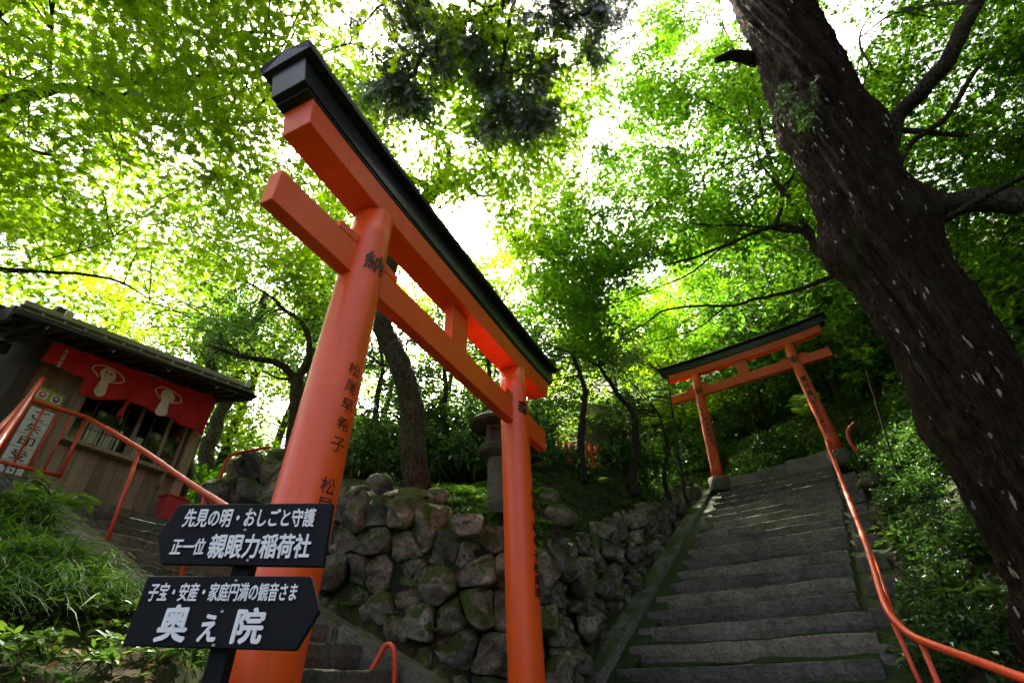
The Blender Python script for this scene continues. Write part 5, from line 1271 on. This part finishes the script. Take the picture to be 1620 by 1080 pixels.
def young(n):
    V_ = []; ch = []
    st = []
    for _ in range(n):
        a = rng.uniform(0, 6.28); l = rng.uniform(.08, .20); e = np.array([math.cos(a)*l*.9, math.sin(a)*l*.9, l*.45]); P = catmull([(0, 0, -.03), e*.5+np.array([0, 0, .03]), e], 6); st.append(tubearr(P, .0025, 4))
        m_ = 7; pos = P[rng.integers(2, 6, m_)]; dd = norm(rng.normal(0, 1, (m_, 3))*np.array([1, 1, .3])+e/np.linalg.norm(e)); nr_ = norm(rng.normal(0, .35, (m_, 3))+Z)
        V, Q, per = place(BROAD, pos, nr_, dd, rng.uniform(.06, .11, m_)); ch.append((V, Q, per, rng.uniform(.2, .9, m_)))
    me = leaf_mesh('leaves', ch); me.materials.append(L_YOUNG); V, Q = join(st); sm = quads('stems', V, np.array(Q)); sm.materials.append(TWIG); return me, sm
YM = [young(5) for _ in range(4)]
for px, py in ((130, 985), (165, 972), (200, 990), (150, 1015), (60, 1060), (30, 1035), (205, 1050), (250, 1065), (175, 1068), (290, 1072), (110, 1078), (20, 1078), (120, 955)):
    q = hitground(px, py, 1.6); me, sm = random.choice(YM); rt = plant('seedling', me, q+.02*Z, rng.uniform(.42, .6), 'light green broad-leaved seedling on the bank at lower left', 'seedling', 'seedlings on the left bank', 'leaves')
    o = bpy.data.objects.new('stems', sm); COL.objects.link(o); o.parent = rt
for px, py, r in ((1480, 900, 6.4), (1520, 930, 6.2), (1490, 1000, 5.9), (1530, 880, 6.6), (1430, 870, 7.2), (1450, 800, 8), (1500, 1060, 5.3), (1545, 1010, 5.2), (1400, 850, 7.6), (1560, 960, 4.8)):
    q = hitground(px, py, 4.9, 12); me, sm = random.choice(YM); rt = plant('leafy_plant', me, q, rng.uniform(1.3, 1.9), 'dark broad-leaved plant behind the right handrail', 'plant', 'leafy plants behind the right handrail', 'leaves')
    for c in rt.children: c.data = me
    o = bpy.data.objects.new('stems', sm); COL.objects.link(o); o.parent = rt
for px, py, r in ((80, 755, 4.6), (95, 762, 4.6), (110, 748, 4.7), (60, 765, 4.5)):
    q = at(px, py, r); me, sm = random.choice(YM); rt = plant('leafy_plant', me, q-.2*Z, 1.2, 'small leafy sprig in front of the booth rail', 'plant', 'sprigs before the booth rail', 'leaves')
    o = bpy.data.objects.new('stems', sm); COL.objects.link(o); o.parent = rt

# grass on the left bank, moss growth and litter --------------------------------
def pts_px(n, x0, x1, y0, y1, r0, r1, ok=None):
    out = []
    while len(out) < n:
        px = rng.uniform(x0, x1); r = rng.uniform(r0, r1); q = at(px, 900, r); z = gz1(q[0], q[1])
        if ok and not ok(q): continue
        out.append((q[0], q[1], z))
    return np.array(out)
def inA(q): v = FA.uvz(q); return v[0] < -.80 and not (q[0] > -1.75 and np.hypot(q[0], q[1]) < 2.75)
cl_ = pts_px(330, -60, 330, 0, 0, 2.35, 4.6, inA); idx = np.repeat(np.arange(len(cl_)), 44); n = len(idx)
az = rng.uniform(0, 2*np.pi, n); pos = cl_[idx]+np.column_stack([rng.normal(0, .07, n), rng.normal(0, .07, n), np.zeros(n)]); dd = np.column_stack([np.cos(az)+.35, np.sin(az)-.35, np.zeros(n)])
V, Q, per = place(BLADE, pos, np.tile(Z, (n, 1))+rng.normal(0, .15, (n, 3)), dd, rng.uniform(.16, .34, n))
tag(link('grass', leaf_mesh('grass', [(V, Q, per, rng.uniform(0, 1, n))]), L_GRASS), 'long green grass covering the bank left of the steps', 'grass', kind='stuff')
cl_ = []
while len(cl_) < 50:
    s_ = rng.uniform(2.2, 5.5); p2, nr, zt, _ = wpt(s_); q = p2-nr*rng.uniform(.2, .9); cl_.append((*q, gz1(*q)))
cl_ = np.array(cl_); idx = np.repeat(np.arange(50), 22); n = len(idx); az = rng.uniform(0, 2*np.pi, n)
V, Q, per = place(BLADE, cl_[idx]+rng.normal(0, .04, (n, 3))*np.array([1, 1, 0]), np.tile(Z, (n, 1)), np.column_stack([np.cos(az), np.sin(az), np.full(n, .4)]), rng.uniform(.2, .42, n))
tag(link('grass', leaf_mesh('grass', [(V, Q, per, rng.uniform(0, .7, n))]), L_GRASS), 'grass tufts on the wall top by the stone lantern', 'grass', kind='stuff')
n = 2600; px = rng.uniform(-40, 350, n); rr_ = rng.uniform(1.7, 3.2, n); pos = np.array([at(a, 900, b_) for a, b_ in zip(px, rr_)]); pos[:, 2] = gz(pos[:, 0], pos[:, 1])+rng.uniform(0, .03, n)
cm = np.array([fbm(q, 2.2, 3) for q in pos]); pos = pos[cm > -.05]; n = len(pos)
V, Q, per = place(BROAD, pos, norm(rng.normal(0, .5, (n, 3))+Z), rng.normal(0, 1, (n, 3)), rng.uniform(.012, .035, n))
tag(link('ground_cover', leaf_mesh('ground_cover', [(V, Q, per, rng.uniform(0, 1, n))]), L_GRASS), 'tiny mossy ground cover on the left bank below the grass', 'ground cover', kind='stuff')
# ground cover on mound and hillside
n = 20000; s_ = rng.uniform(2.5, 12.3, n); P2 = np.array([wpt(x)[0]-wpt(x)[1]*w for x, w in zip(s_, rng.uniform(.15, 3.2, n))]); pos = np.column_stack([P2, gz(P2[:, 0], P2[:, 1])+.03])
V, Q, per = place(DIAM, pos, norm(rng.normal(0, .45, (n, 3))+Z), rng.normal(0, 1, (n, 3)), rng.uniform(.04, .11, n))
tag(link('ground_cover', leaf_mesh('ground_cover', [(V, Q, per, rng.uniform(0, .8, n))]), L_BROAD), 'low leafy ground cover on the mound above the boulder wall', 'ground cover', kind='stuff')
n = 15000; u = 1.75+rng.uniform(0, 1, n)**1.6*7; d = rng.uniform(-8, 9, n); P2 = np.array([FB.P(a, -b_, 0)[:2] for a, b_ in zip(u, d)]); pos = np.column_stack([P2, gz(P2[:, 0], P2[:, 1])+.05])
V, Q, per = place(DIAM, pos, norm(rng.normal(0, .5, (n, 3))+Z), rng.normal(0, 1, (n, 3)), rng.uniform(.07, .16, n))
tag(link('ground_cover', leaf_mesh('ground_cover', [(V, Q, per, rng.uniform(0, .8, n))]), L_DARK), 'dark leafy ground cover on the bank right of the stairs', 'ground cover', kind='stuff')
n = 14000; u = rng.uniform(-7, 8, n); d = rng.uniform(1.6, 14, n); P2 = np.array([FB.P(a, -b_, 0)[:2] for a, b_ in zip(u, d)]); pos = np.column_stack([P2, gz(P2[:, 0], P2[:, 1])+rng.uniform(.03, .5, n)])
V, Q, per = place(DIAM, pos, norm(rng.normal(0, .6, (n, 3))+Z), rng.normal(0, 1, (n, 3)), rng.uniform(.10, .22, n))
tag(link('undergrowth', leaf_mesh('undergrowth', [(V, Q, per, rng.uniform(0, 1, n))]), L_BROAD), 'dense leafy undergrowth covering the hillside', 'undergrowth', kind='stuff')
n = 420; px = rng.uniform(-20, 340, n); r = rng.uniform(1.9, 3.3, n); pos = np.array([at(a, 900, b_) for a, b_ in zip(px, r)]); pos[:, 2] = gz(pos[:, 0], pos[:, 1])+.012
V, Q, per = place(DIAM, pos, norm(rng.normal(0, .35, (n, 3))+Z), rng.normal(0, 1, (n, 3)), rng.uniform(.02, .045, n))
tag(link('leaf_litter', leaf_mesh('leaf_litter', [(V, Q, per, rng.uniform(0, 1, n))]), L_LITTER), 'brown fallen leaves scattered on the left bank', 'fallen leaves', kind='stuff')
n = 1600; u = rng.uniform(-1.2, 2.2, n); d = rng.uniform(1.4, 3.4, n); P2 = np.array([FB.P(a, -b_, 0)[:2] for a, b_ in zip(u, d)]); pos = np.column_stack([P2, gz(P2[:, 0], P2[:, 1])+.03])
V, Q, per = place(DIAM, pos, norm(rng.normal(0, .4, (n, 3))+Z), rng.normal(0, 1, (n, 3)), rng.uniform(.06, .12, n))
tag(link('leaf_litter', leaf_mesh('leaf_litter', [(V, Q, per, rng.uniform(0, 1, n))]), L_LITTER), 'brown fallen leaves on the slope behind the far torii', 'fallen leaves', kind='stuff')
